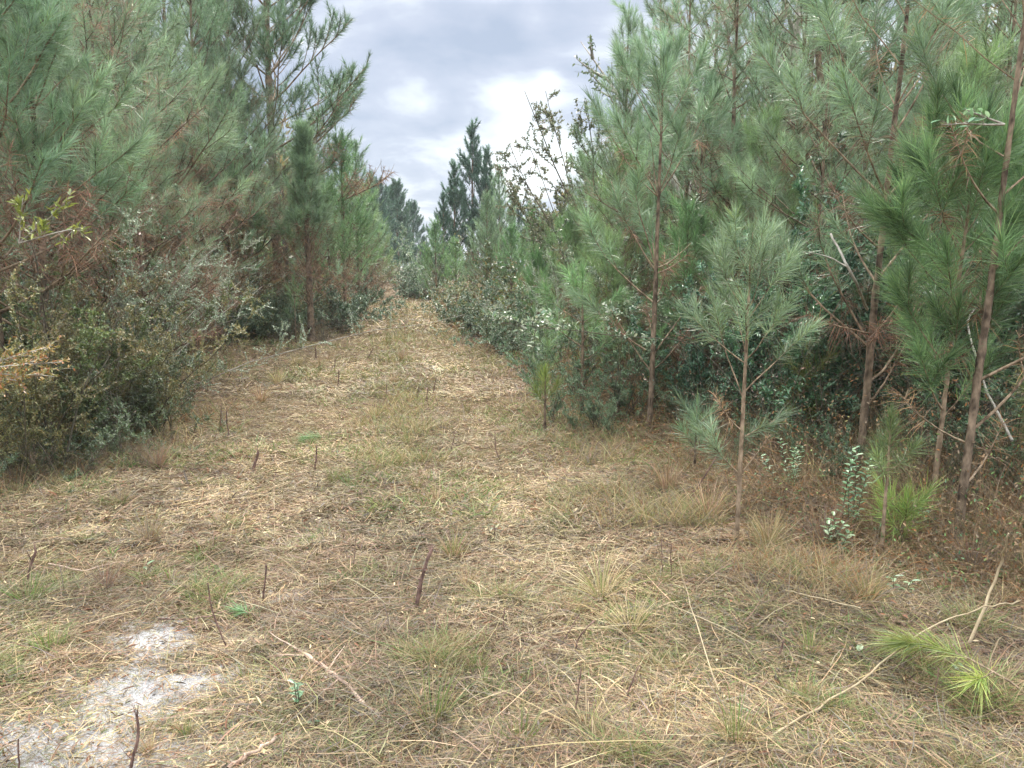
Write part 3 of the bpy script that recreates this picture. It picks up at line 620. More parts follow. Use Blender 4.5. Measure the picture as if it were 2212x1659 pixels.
for i, (k, vx, y, vt, rz, lab) in enumerate([
    ('midD', 1335, 12.5, 25, .4, 'narrow topped pine whose tip stands alone against the sky right of the cloud break'),
    ('midB', 1475, 11.5, -60, 1.3, 'blue green pine behind the slender young pine, its crown at the top of the photo'),
    ('midG', 1565, 10.2, -120, 2.2, 'pine with steep boughs between the slender pine and the big pale trunk'),
    ('midA', 1500, 9.6, 190, 3.4, 'shorter pine close behind the slender young pine'),
    ('midB', 1700, 9.4, -160, 4.4, 'pine with hanging brown needles just right of the big pale trunk'),
    ('midC', 1640, 8.6, 260, 5.0, 'fresh green pine above the dark leaved bushes'),
    ('midA', 1760, 7.6, 60, .9, 'pine with long silvery brushes left of the thick reddish brown trunk'),
    ('midD', 1990, 7.4, -80, 2.8, 'pine behind the bushy fresh green sapling'),
    ('midA', 2120, 7.9, -200, 3.9, 'pine filling the upper right corner of the photo'),
    ('midC', 2060, 6.4, 130, 5.5, 'green pine right above the bushy fresh green sapling'),
    ('midC', 1345, 10.4, 330, 1.7, 'green pine low behind the thin leaved tree'),
    ('midE', 1230, 13.5, 470, 2.6, 'small green pine in front of the thin leaved tree'),
    ('midE', 1310, 9.4, 520, 3.7, 'small green pine left of the slender young pine'),
    ('midE', 1480, 8.4, 470, 4.9, 'small pine with rusty lower needles right of the slender young pine'),
    ('midC', 1270, 15.5, 340, .6, 'pine standing before the thin leaved tree, its top among the leaves'),
    ('midE', 1160, 15, 560, 1.1, 'small green pine near the right edge of the track'),
    ('farB', 1052, 20, 425, 2.0, 'pine with a reddish slender trunk standing right of the end of the track'),
    ('farC', 1105, 18.5, 500, 3.1, 'green pine right of the reddish trunked one'),
    ('farC', 943, 27, 478, 4.2, 'small pine left of the dark pointed pines at the end of the track'),
    ('farC', 985, 24, 520, 5.3, 'low green pine at the right hand edge of the far track'),
    ('farC', 1150, 22, 455, .2, 'pine right of the pointed pair, half hidden in grey brush'),
    ('farA', 1020, 44, 268, 1.0, 'tallest dark pointed pine at the end of the track'),
    ('farA', 1052, 43, 322, 2.4, 'second dark pointed pine, right beside the tallest one'),
    ('farA', 985, 42, 352, 3.6, 'dark pine on the left shoulder of the pointed group'),
    ('farB', 1080, 36, 372, 4.7, 'lighter green pine on the right shoulder of the pointed group'),
    ('farA', 1112, 52, 410, 5.8, 'small dark pine low on the horizon right of the pointed group'),
    ('farA', 1140, 50, 440, .7, 'last small dark pine on the horizon before the thin leaved tree'),
    ('farA', 958, 40, 415, 1.4, 'short dark pine with a bent top left of the pointed group'),
    ]):
    P(k, vx, y, vt, rz, lab, 'pines of the stand right of the track')
for i, (k, vx, y, vt, rz) in enumerate([
    ('bigA', 1420, 17, -60, .2), ('bigB', 1530, 15, -180, 1.5), ('bigA', 1720, 14, -260, 2.9), ('bigB', 1840, 12.5, -330, 4.0), ('bigA', 1960, 13.5, -300, 5.0), ('bigB', 2090, 12, -330, 2.3),
    ('bigB', 2200, 10.5, -380, .9), ('bigA', 2300, 13, -300, 3.3), ('bigB', 1600, 19, -120, 4.4)]):
    P(k, vx, y, vt, rz, 'tall pine deep in the woods right of the track, seen only as blue green needles', 'tall pines deep in the right woods')

# ------------------------------------------------------------------ broadleaved shrubs and trees
def shrub(name, H, Wd, seed, stems=9, nleaf=5000, ll=.022, lw=.010, pal=None, twig=None, leafy=(.25, 1.0), upright=.5, r=.008, hero=False, arch=.3, sub=14, subL=.35, leafup=.3, rows=True):
    """many stems from one foot, twigs along them, leaves in two ranks along the twigs: Empty > stem, foliage"""
    rng = np.random.default_rng(seed); root = empty(name); gs = Geo(); gl = Geo(); tw = []
    for k in range(stems):
        az = rng.uniform(0, 6.283); el = R(90) - abs(rng.normal(0, 1)) * (1 - upright) * .9
        d = (math.cos(az) * math.cos(el), math.sin(az) * math.cos(el), math.sin(el))
        L = H * rng.uniform(.6, 1.05) / max(.5, math.sin(el))
        p0 = (rng.normal(0, Wd * .10), rng.normal(0, Wd * .10), -.05)
        side = np.array([math.cos(az), math.sin(az), 0]) * arch
        pts = curve_pts(p0, d, L, -arch * .3, 9, rng, .09, side); 
        tube(gs, pts, np.linspace(r * rng.uniform(.7, 1.4), r * .25, 9), (.2, .2, .2), 5)
        for j in range(sub):
            t = rng.uniform(leafy[0] * .8, .98); q, a = samp(pts, t)
            dd = nrm(a * .5 + rng.normal(0, .65, 3) + np.array([0, 0, .15])); l2 = subL * rng.uniform(.4, 1.2) * (1.15 - t * .5) * H / 2
            tp2 = curve_pts(q, dd, l2, .15, 5, rng, .12); tube(gs, tp2, np.linspace(r * .35, r * .12, 5), (.2, .2, .2), 3, cap=False); tw.append(tp2)
            for m in range(3):
                t2 = rng.uniform(.2, .9); q2, a2 = samp(tp2, t2); d3 = nrm(a2 * .6 + rng.normal(0, .6, 3))
                tp3 = curve_pts(q2, d3, l2 * .5 * rng.uniform(.5, 1.1), .1, 4, rng, .1); tube(gs, tp3, np.linspace(r * .2, r * .1, 4), (.2, .2, .2), 3, cap=False); tw.append(tp3)
    Ls = np.array([np.linalg.norm(np.diff(q, axis=0), axis=1).sum() for q in tw]); cnt = rng.multinomial(nleaf, Ls / Ls.sum())
    for q, n in zip(tw, cnt):
        if not n: continue
        s = np.sort(rng.uniform(.05, 1, n)); k = s.clip(0, .999) * (len(q) - 1); i = k.astype(int); f = (k - i)[:, None]
        Pp = q[i] * (1 - f) + q[i + 1] * f; A = nrm(q[i + 1] - q[i])
        rr = rng.normal(size=(n, 3)); rr[:, 2] *= .6; rr = nrm(rr - (rr * A).sum(1, keepdims=True) * A)
        D = nrm(A * .6 + rr * .9 + np.array([0, 0, leafup])); Nn = nrm(np.array([0, 0, 1.0]) + rng.normal(0, .45, (n, 3)))
        C = pal[rng.integers(0, len(pal), n)] * rng.uniform(.7, 1.3, (n, 1))
        leaves(gl, Pp, D, Nn, ll * rng.uniform(.6, 1.2, n), lw * rng.uniform(.7, 1.2, n), C, .2, .15)
    gs.build('stem', twig or M_twig, root); gl.build('foliage', M_leaf, root); root['H'] = H
    return root
A_ = np.array
YAU = 1.5 * A_([(.075, .115, .04), (.095, .14, .05), (.06, .09, .035), (.13, .16, .055)])           # dark small holly leaves
OLV = 1.5 * A_([(.13, .13, .045), (.17, .15, .06), (.10, .11, .04), (.20, .15, .06), (.09, .10, .045)])  # olive, browning
SIL = 1.6 * A_([(.12, .15, .10), (.16, .19, .13), (.09, .12, .075), (.20, .22, .15)])
BAY = 1.2 * A_([(.08, .14, .07), (.11, .18, .09), (.06, .115, .06), (.14, .20, .11)])
DKL = 1.55 * A_([(.05, .11, .055), (.07, .14, .07), (.04, .085, .05)])
GLD = A_([(.32, .22, .06), (.26, .24, .07), (.38, .26, .10), (.20, .20, .06), (.34, .16, .06)])
YGR = A_([(.20, .26, .05), (.26, .30, .07), (.16, .22, .05)])
DRY = A_([(.20, .13, .08), (.26, .17, .10), (.15, .11, .07), (.22, .16, .11)])
TWG = A_([(.14, .12, .08), (.10, .13, .06)])
SV = {}
def sv(key, **kw): SV[key] = [None, kw]
def suse(key):
    v = SV[key]
    if v[0] is None: v[0] = shrub(**v[1]); return v[0]
    return copy_tree(v[0])
sv('holly', name='holly_shrub', H=2.2, Wd=1.4, seed=201, stems=11, nleaf=24000, ll=.030, lw=.015, pal=YAU, upright=.35, arch=.6, leafy=(.08, 1), sub=18)
sv('holly2', name='holly_shrub', H=1.6, Wd=1.6, seed=202, stems=14, nleaf=24000, ll=.029, lw=.014, pal=np.concatenate([YAU, SIL]), upright=.15, arch=.9, leafy=(.05, 1), sub=16)
sv('olive', name='browning_shrub', H=2.4, Wd=1.4, seed=203, stems=12, nleaf=22000, ll=.028, lw=.012, pal=OLV, upright=.4, arch=.5, leafy=(.08, 1), sub=18)
sv('silver', name='silver_twigged_shrub', H=3.0, Wd=1.4, seed=204, stems=9, nleaf=13000, ll=.027, lw=.013, pal=SIL * 1.2, twig=M_pale, upright=.5, arch=.6, leafy=(.15, 1), sub=18)
sv('bay', name='bayberry_shrub', H=1.5, Wd=.9, seed=205, stems=10, nleaf=5200, ll=.036, lw=.016, pal=BAY * 1.15, upright=.6, arch=.2, leafy=(.15, 1), sub=9, leafup=.6)
sv('bay2', name='bayberry_shrub', H=2.6, Wd=1.0, seed=206, stems=9, nleaf=7500, ll=.060, lw=.022, pal=DKL, upright=.6, arch=.25, leafy=(.12, 1), sub=12, leafup=.4)
sv('dry', name='dead_brush', H=1.4, Wd=1.2, seed=207, stems=26, nleaf=1800, ll=.03, lw=.008, pal=DRY, upright=.35, arch=.5, leafy=(.1, 1), sub=10, r=.005)
sv('thick', name='dense_bush', H=2.6, Wd=1.6, seed=208, stems=16, nleaf=20000, ll=.042, lw=.022, pal=np.concatenate([SIL, BAY]), upright=.35, arch=.5, leafy=(.05, 1), sub=16)
sv('farbush', name='dense_bush', H=3.0, Wd=2.2, seed=211, stems=14, nleaf=9000, ll=.11, lw=.055, pal=np.concatenate([SIL, BAY]), upright=.2, arch=.6, leafy=(.03, 1), sub=14, subL=.45)
sv('farbush2', name='dense_bush', H=3.0, Wd=2.2, seed=212, stems=14, nleaf=9000, ll=.10, lw=.05, pal=np.concatenate([OLV, BAY, SIL]), upright=.3, arch=.5, leafy=(.03, 1), sub=14, subL=.45)
sv('twiggy', name='bare_twiggy_sapling', H=2.0, Wd=.8, seed=213, stems=7, nleaf=260, ll=.04, lw=.018, pal=np.concatenate([BAY, DRY]), twig=M_twig, upright=.82, arch=.35, leafy=(.1, 1), sub=12, subL=.55, r=.006)
sv('twiggy2', name='bare_twiggy_sapling', H=2.0, Wd=.8, seed=214, stems=5, nleaf=60, ll=.03, lw=.012, pal=DRY, twig=M_twig, upright=.7, arch=.4, leafy=(.1, 1), sub=14, subL=.6, r=.006)
def SH(key, vx, y, vt, rz, label, group=None, cat='shrub', wide=1.0, name=None):
    r = suse(key); H = ztop(vt, y); s = H / r['H']; x = at(vx, y, .4)
    r.location = (x, y, float(gh(x, y))); r.rotation_euler = (0, 0, rz); r.scale = (s * wide if s < 1 else s ** .5 * wide,) * 2 + (s,)
    if 'group' in r: del r['group']
    r['label'] = label; r['category'] = cat
    if group: r['group'] = group
    return r
LG = 'shrubs along the left edge of the track'; RG = 'undergrowth shrubs right of the track'
for a in [
    ('olive', 40, 6.1, 470, .2, 'browning olive small leaved shrub filling the left edge of the photo'),
    ('holly', 150, 6.5, 560, 1.0, 'dark green holly shrub beside the browning one at the left edge'),
    ('olive', 190, 6.9, 630, 2.0, 'olive brown small leaved shrub arching over the dark holly'),
    ('holly2', 270, 7.2, 640, 3.0, 'grey green spreading holly nearest the mown straw on the left'),
    ('holly2', 120, 5.9, 800, 4.2, 'low dark holly mound at the left edge above the grey grass stalks'),
    ('holly2', 235, 6.5, 810, 5.2, 'low holly mound with yellow green sprays at its foot'),
    ('silver', 300, 8.6, 440, .4, 'silver twigged shrub with tiny pale leaves right of the hollies'),
    ('holly', 330, 9.9, 540, 1.5, 'dark leaved shrub where the mown clearing opens on the left'),
    ('silver', 345, 11.2, 400, 2.5, 'tall silver twigged shrub glinting before the pines'),
    ('olive', 420, 13.6, 560, 3.5, 'olive shrub behind the back corner of the mown clearing'),
    ('farbush2', 520, 17.6, 540, 4.5, 'green bush left of the tall dark trunk'),
    ('farbush', 600, 18.2, 570, 5.5, 'yellowing shrub at the foot of the tall dark trunk'),
    ('holly', 230, 9.2, 400, .9, 'tall holly rising behind the spreading hollies'),
    ('silver', 250, 8.2, 330, 1.9, 'sprawling silver twigged shrub reaching high over the hollies'),
    ('olive', 160, 8.0, 400, 2.9, 'browning shrub under the crooked pine'),
    ('thick', 60, 8.4, 330, 3.9, 'leafy bush behind the left edge trunk'),
    ('holly', 300, 12.0, 470, 4.9, 'dark holly in the second row, under the tall pines'),
    ('farbush2', 465, 16.9, 590, 1.1, 'olive brown shrub at the far left corner of the mown clearing'),
    ('farbush2', 640, 19.5, 580, 2.2, 'olive bush between the tall dark trunk and the reddish sleeved pine'),
    ('holly', 400, 15.0, 560, 3.0, 'dark holly at the left side of the mown clearing'),
    ('farbush', 500, 16.6, 600, .6, 'pale green leafy bush standing at the back wall of the mown clearing'),
    ('farbush2', 560, 16.8, 620, 1.6, 'olive bush at the back wall of the clearing, before the tall dark trunk'),
    ('farbush', 610, 17.4, 640, 2.6, 'low green bush just left of the reddish sleeved pine'),
    ('silver', 430, 14.8, 520, 3.6, 'silver twigged shrub at the left corner of the clearing'),
    ('holly2', 330, 8.2, 720, 4.6, 'grey green holly mound behind the nearest left bushes'),
    ('dry', 450, 15.6, 690, 5.6, 'brown dead brush in the left corner of the clearing'),
    ('dry', 590, 16.2, 700, .1, 'tawny dead brush in front of the olive bush at the back of the clearing'),
    ('dry', 700, 16.4, 660, .3, 'tuft of rusty dead brush at the foot of the reddish sleeved pine'),
    ('dry', 560, 16.9, 675, 1.3, 'brown dead brush at the back of the clearing'),
    ('dry', 625, 17.0, 665, 2.3, 'brown dead brush left of the reddish sleeved pine'),
    ('farbush', 730, 19.5, 590, 3.3, 'green bush behind the reddish sleeved pine'),
    ('farbush', 770, 23, 590, 4.3, 'bush beside the left side of the far track'),
    ('dry', 745, 18.5, 660, 5.3, 'pale dry brush leaning over the left rut'),
    ('olive', 90, 5.75, 500, 3.7, 'olive yellow shrub with fine leaves in front of the browning one'),
    ('olive', 330, 7.4, 560, 4.7, 'olive green shrub at the right end of the nearest left bushes'),
    ('twiggy', 400, 8.6, 560, .8, 'bare pale twigs leaning out of the hollies toward the clearing'),
    ('twiggy2', 250, 6.3, 700, 1.8, 'thin grey twigs sticking out of the nearest hollies'),
    ('twiggy', 130, 6.8, 430, 2.8, 'thin pale twigs rising beside the browning shrub'),
    ('twiggy2', 700, 17.2, 560, 3.8, 'thin dead twigs right of the reddish sleeved pine'),
    ('dry', 300, 6.0, 920, .7, 'tangle of grey dead stalks under the left hollies'),
    ('dry', 60, 5.6, 900, 1.7, 'tangle of grey dead stalks at the left edge of the photo'),
    ('dry', 180, 5.75, 930, 2.7, 'tangle of grey dead stalks below the low dark holly'),
    ('farbush2', 800, 33, 560, .5, 'bush at the end of the left side of the track'),
    ]: SH(*a[:6], group=LG)
for a in [
    ('bay', 1205, 8.0, 735, .2, 'waist high bush of pale glossy leaves at the right edge of the straw'),
    ('bay', 1290, 7.6, 760, 1.2, 'bush of pale glossy leaves left of the slender young pine trunk'),
    ('bay', 1350, 7.9, 690, 2.2, 'taller glossy leaved bush touching the slender young pine'),
    ('bay', 1450, 7.7, 790, 3.2, 'dark glossy leaved bush just right of the slender young pine'),
    ('bay', 1245, 9.2, 640, 4.2, 'glossy leaved bush behind the drooping pine'),
    ('bay', 2100, 5.0, 860, .6, 'leafy bush of pale oval leaves right of the leaning trunk'),
    ('bay', 1985, 5.6, 820, 1.6, 'leafy bush filling the gap below the bushy green sapling'),
    ('bay', 2190, 4.8, 760, 2.6, 'leafy bush cut off by the right edge of the photo'),
    ('bay', 1880, 5.5, 930, 3.6, 'low leafy bush behind the knee high bright seedling'),
    ('bay', 1600, 5.9, 930, 4.6, 'low dark leafed bush in the shade behind the silvery sapling stem'),
    ('twiggy', 1985, 5.5, 520, .4, 'thin pale twiggy sapling among the bushy green sapling boughs'),
    ('twiggy2', 2130, 5.2, 480, 1.4, 'dark tangle of bare twigs beside the leaning trunk'),
    ('twiggy', 2190, 5.0, 620, 2.4, 'bare pale branched sapling at the right edge'),
    ('twiggy2', 1790, 5.8, 640, 3.4, 'bare twigs crossing the thick brown trunk'),
    ('twiggy', 1530, 6.5, 680, 4.4, 'thin twiggy sapling between the slender pine and the silvery one'),
    ('twiggy2', 1320, 7.8, 640, 5.4, 'thin bare twigs left of the slender young pine'),
    ('twiggy', 1690, 6.0, 600, .9, 'thin pale twiggy sapling right of the silvery one'),
    ('twiggy2', 2060, 4.6, 860, 1.9, 'low tangle of dead twigs at the foot of the leaning trunk'),
    ('bay', 1165, 9.6, 720, .5, 'glossy leaved bush at the bend before the drooping pine'),
    ('bay', 1320, 7.2, 830, 1.5, 'low pale leaved bush just left of the slender pine trunk foot'),
    ('bay', 1240, 7.5, 840, 2.5, 'low pale leaved bush at the corner of the straw'),
    ('bay', 1400, 8.4, 640, 3.5, 'pale leaved bush directly behind the slender young pine'),
    ('bay', 1530, 7.0, 800, 4.5, 'pale leaved bush left of the silvery sapling'),
    ('bay', 1640, 6.1, 860, 5.5, 'dark green small bush behind the silvery sapling stem'),
    ('bay', 1740, 5.7, 900, .9, 'small bush of oval leaves left of the thick brown trunk foot'),
    ('bay2', 1600, 7.4, 500, 1.9, 'leafy mid green shrub rising behind the silvery sapling'),
    ('bay2', 2010, 6.6, 420, 2.9, 'leafy mid green shrub behind the bushy fresh green sapling'),
    ('bay2', 1500, 7.4, 620, 5.2, 'dark leafy shrub between the slender pine and the silvery sapling'),
    ('bay2', 1660, 6.6, 560, .8, 'dark leafy shrub behind the silvery sapling'),
    ('bay2', 1740, 6.2, 420, 1.8, 'tall dark shrub with large leaves left of the thick brown trunk'),
    ('bay2', 1810, 6.4, 480, 2.8, 'dark large leaved shrub behind the thick brown trunk'),
    ('bay2', 1930, 6.2, 560, 3.8, 'dark leafy shrub right of the thick brown trunk'),
    ('bay', 1800, 5.2, 880, 4.8, 'knee high shrub with rounded grey green leaves in front of the thick brown trunk'),
    ('bay2', 2130, 5.9, 330, 5.8, 'leafy shrub with pale specks of leaves at the right edge'),
    ('thick', 2230, 6.4, 200, .1, 'tall bush behind the right edge of the photo'),
    ('thick', 2080, 7.0, 250, 1.1, 'tall bush behind the dark leaning trunk'),
    ('dry', 1560, 6.0, 930, 2.1, 'brown dead grass and brush behind the silvery sapling'),
    ('dry', 1680, 5.5, 980, 3.1, 'brown dead brush between the silvery sapling and the thick brown trunk'),
    ('dry', 1960, 4.9, 990, 4.1, 'tangle of reddish brown dead twigs under the bushy green sapling'),
    ('dry', 2140, 4.7, 900, 5.1, 'tangle of grey dead twigs round the dark leaning trunk'),
    ('dry', 1440, 6.9, 900, .6, 'brown dead grass and brush beside the slender pine trunk'),
    ('thick', 1160, 11.5, 640, 1.6, 'green bush at the bend of the right edge of the track'),
    ('silver', 1215, 12.5, 480, 2.6, 'grey twiggy shrub with scattered pale leaves below the thin leaved tree'),
    ('farbush', 1110, 13.8, 640, 3.6, 'low bush right of the track where it narrows'),
    ('farbush2', 1075, 15.0, 640, 4.6, 'olive shrub right of the far part of the track'),
    ('farbush', 1030, 17.5, 590, 5.6, 'dense green bush right of the far part of the track'),
    ('farbush2', 1180, 16.5, 500, .9, 'grey twiggy shrub before the small pines'),
    ('farbush2', 985, 21, 590, 1.9, 'rounded bush near the far end of the track, right side'),
    ('farbush', 900, 41, 500, 2.9, 'large grey green bush closing the end of the track'),
    ('farbush2', 880, 42.5, 530, 3.9, 'grey green bush left of the large one at the end of the track'),
    ('farbush', 935, 38, 530, 4.9, 'grey green bush right of the large one at the end of the track'),
    ('olive', 1390, 10.2, 520, 5.9, 'browning shrub behind the slender young pine'),
    ('thick', 1580, 9.0, 480, .2, 'bush deep between the pines right of the slender one'),
    ('thick', 1320, 12.0, 450, 1.2, 'bush with reddening leaves behind the small pines'),
    ('silver', 1880, 8.0, 300, 2.2, 'pale twigged shrub behind the thick brown trunk'),
    ('thick', 1700, 8.8, 380, 3.2, 'bush below the hanging brown needles'),
    ]: SH(*a[:6], group=RG)

# thin leaved tree against the sky, and big trees deep right
def broad_tree(name, x, y, H, seed, label, pal, nleaf, ll, lw, r0=.05, stems=4, bark=None, lean=(-.25, 0), cat='tree', sub=16):
    rng = np.random.default_rng(seed); root = empty(name, (x, y, float(gh(x, y)))); gt = Geo(); gl = Geo(); tw = []
    for k in range(stems):
        d = nrm(np.array([lean[0] + rng.normal(0, .22), lean[1] + rng.normal(0, .2), 1.0])); L = H * rng.uniform(.75, 1.05)
        pts = curve_pts((rng.normal(0, .06), rng.normal(0, .06), -.1), d, L, .0, 12, rng, .06)
        tube(gt, pts, np.linspace(r0 * rng.uniform(.6, 1), .006, 12), (.2, .2, .2), 6)
        for j in range(sub):
            t = rng.uniform(.3, .97); q, a = samp(pts, t); dd = nrm(a * .7 + rng.normal(0, .6, 3)); l2 = H * .24 * rng.uniform(.4, 1.1) * (1.3 - t)
            p2 = curve_pts(q, dd, l2, .15, 7, rng, .12); tube(gt, p2, np.linspace(r0 * .22, .003, 7), (.2, .2, .2), 4, cap=False)
            for m in range(6):
                q2, a2 = samp(p2, rng.uniform(.3, .98)); p3 = curve_pts(q2, nrm(a2 * .6 + rng.normal(0, .6, 3)), l2 * .45 * rng.uniform(.5, 1.2), .1, 5, rng, .12)
                tube(gt, p3, np.linspace(min(.004, r0 * .08), .0015, 5), (.2, .2, .2), 3, cap=False); tw.append(p3)
            tw.append(p2)
    Ls = np.array([np.linalg.norm(np.diff(q, axis=0), axis=1).sum() for q in tw]); cnt = rng.multinomial(nleaf, Ls / Ls.sum())
    for q, n in zip(tw, cnt):
        if not n: continue
        s = rng.uniform(.1, 1, n); k = s.clip(0, .999) * (len(q) - 1); i = k.astype(int); f = (k - i)[:, None]
        Pp = q[i] * (1 - f) + q[i + 1] * f; A = nrm(q[i + 1] - q[i]); rr = rng.normal(size=(n, 3)); D = nrm(A * .5 + rr * .7 + np.array([0, 0, .2]))
        C = pal[rng.integers(0, len(pal), n)] * rng.uniform(.7, 1.3, (n, 1))
        leaves(gl, Pp, D, rng.normal(size=(n, 3)) + [0, 0, 1], ll * rng.uniform(.6, 1.2, n), lw * rng.uniform(.7, 1.2, n), C, .2, .15)
    gt.build('trunk', bark or M_twig, root); 
    if gl.n: gl.build('crown', M_leaf, root)
    return tag(root, label, cat)
THIN = A_([(.12, .14, .08), (.16, .17, .09), (.10, .13, .07), (.17, .14, .08), (.14, .17, .10)])
yy = 14.5
broad_tree('thin_leaved_tree', at(1345, yy), yy, ztop(85, yy), 301, 'slender stemmed tree with sparse small leaves reaching over the sky from the right', THIN * 1.3, 13000, .05, .026, r0=.028, stems=5, lean=(-.22, 0), sub=13)
yy = 16.0
broad_tree('thin_leaved_tree', at(1290, yy), yy, ztop(210, yy), 302, 'lower sparse leaved tree in front of the cloud break, its twigs nearest the pointed pines', THIN * 1.3, 11000, .05, .026, r0=.022, stems=4, lean=(-.30, 0), sub=12)
yy = 12.0
broad_tree('forked_tree', at(1665, yy), yy, ztop(-320, yy), 303, 'big pale trunked tree forking high among the pines', A_([(.10, .15, .07), (.13, .17, .08)]), 2600, .08, .035, r0=.16, stems=2, lean=(-.02, 0), bark=M_pale)
yy = 9.5
broad_tree('dark_trunked_tree', at(1865, yy), yy, ztop(-420, yy), 304, 'dark rough trunk rising out of the frame behind the reddish brown pine', A_([(.08, .13, .06), (.13, .16, .06)]), 3500, .07, .03, r0=.13, stems=1, lean=(.02, 0), bark=M_bark)
yy = 72
def round_tree(x, y, H, seed, label, pal):
    """far broad crown: boughs ending in many leaf clumps"""
    rng = np.random.default_rng(seed); root = empty('distant_tree', (x, y, .05)); gt = Geo(); gl = Geo()
    tube(gt, [(0, 0, -.2), (.1, 0, H * .4), (0, .1, H * .9)], [.3, .2, .06], (.2, .2, .2), 7)
    for k in range(60):
        t = rng.uniform(.3, .97); az = rng.uniform(0, 6.28); rad = H * .28 * math.sqrt(max(.03, 1 - ((t - .5) / .52) ** 2)) * rng.uniform(.55, 1.05)
        c = np.array([math.cos(az) * rad, math.sin(az) * rad, H * t])
        tube(gt, curve_pts((0, 0, H * t * .75), c - np.array([0, 0, H * t * .75]), np.linalg.norm(c - np.array([0, 0, H * t * .75])), .0, 5), [.06, .05, .04, .03, .01], (.2, .2, .2), 4)
        n = 520; Pp = c + rng.normal(0, 1, (n, 3)) * np.array([.75, .75, .38]); D = nrm(rng.normal(size=(n, 3)) + [0, 0, .5])
        leaves(gl, Pp, D, rng.normal(size=(n, 3)) + [0, 0, 1], .34, .09, pal[rng.integers(0, len(pal), n)] * rng.uniform(.6, 1.3, (n, 1)) * rng.uniform(.7, 1.2))
    gt.build('trunk', M_bark, root); gl.build('crown', M_needle, root); return tag(root, label, 'tree', 'far trees beyond the end of the track')
for vx_, y_, vt_, rz_, lab_ in ((862, 72, 396, .3, 'broad dark pine far beyond the end of the track, left of centre'), (895, 80, 440, 1.7, 'lower dark pine on the right shoulder of the broad far one'),
                                (818, 66, 395, 3.1, 'dark far pine rising behind the receding left row'), (845, 76, 410, 4.4, 'dark far pine between the broad one and the receding left row')):
    P('farW', vx_, y_, vt_, rz_, lab_, 'far trees beyond the end of the track')
for vx_, y_, vt_, rz_, lab_ in ((1500, 9.0, 500, .3, 'browned pine with soft rusty needles right behind the slender young pine'), (1650, 10.4, 330, 1.9, 'browned pine with hanging rusty needles below the big pale trunk'),
                                (1560, 12.5, 420, 3.3, 'browned pine in the shade between the slender pine and the big pale trunk'), (1060, 19.3, 540, 4.6, 'small rusty pine at the foot of the reddish trunked one'),
                                (400, 14.5, 200, 2.6, 'browned pine with a few orange tufts among the tall left pines'), (330, 10.2, 330, 5.2, 'grey brown half dead pine above the silver twigs'),
                                (2120, 6.6, 470, .9, 'browned pine behind the dark leaning trunk'), (790, 24, 480, 1.2, 'rusty pine low in the receding left row'), (560, 17.8, 470, 3.9, 'browned pine beside the tall dark trunk')):
    P('deadE', vx_, y_, vt_, rz_, lab_, 'browned pines')
# ------------------------------------------------------------------ woods that read as one mass, and the low growth under the trees
def outside(x, y, m): return (x < edgeL(y) - m) | (x > edgeR(y) + m)
def far_wood():
    rng = np.random.default_rng(500); g = Geo(); k = 0
    while k < 620:
        y = rng.uniform(17, 95); x = rng.uniform(-.85, .85) * y * 1.05
        lo = at(770, y) if y > 45 else float(edgeL(y)) - 2.2; hi = at(1190, y) if y > 45 else float(edgeR(y)) + 3.0
        if lo < x < hi and y < 84: continue
        if lo < x < hi: H = rng.uniform(3, 5.0)
        else: H = rng.uniform(4, 7) if abs(x - (lo if x < lo else hi)) < 4 else rng.uniform(6, 13)
        if x > hi: H = min(H, max(3.2, ztop(560, y) + (x - hi) * .8))
        tube(g, [(x, y, -.2), (x + .05, y, H * .5), (x, y, H * .93)], [.10, .07, .02], (.05, .04, .035), 5, cap=False)
        n = 330; t = rng.uniform(.08, 1, n); rad = (1 - t) ** .7 * H * .24 * rng.uniform(.3, 1, n) ** .5; az = rng.integers(0, 9, n) * .7 + rng.normal(0, .18, n)
        Pp = np.stack([x + np.cos(az) * rad, y + np.sin(az) * rad, H * t], 1); D = nrm(np.stack([np.cos(az) * .6, np.sin(az) * .6, rng.uniform(.2, 1.3, n)], 1) + rng.normal(0, .35, (n, 3)))
        pal = (NG, NGR, NDK * 2, OLV, NG)[rng.integers(0, 5)] * rng.uniform(.7, 1.0)
        sc = .8 + y / 60
        leaves(g, Pp, D, rng.normal(size=(n, 3)) + [0, 0, .6], .34 * sc, .085 * sc, pal[rng.integers(0, len(pal), n)] * rng.uniform(.6, 1.3, (n, 1)), .1, .1)
        k += 1
    tag(g.build('far_wood', M_needle), 'far pine wood on both sides of the track, seen as one mass', kind='stuff')
far_wood()
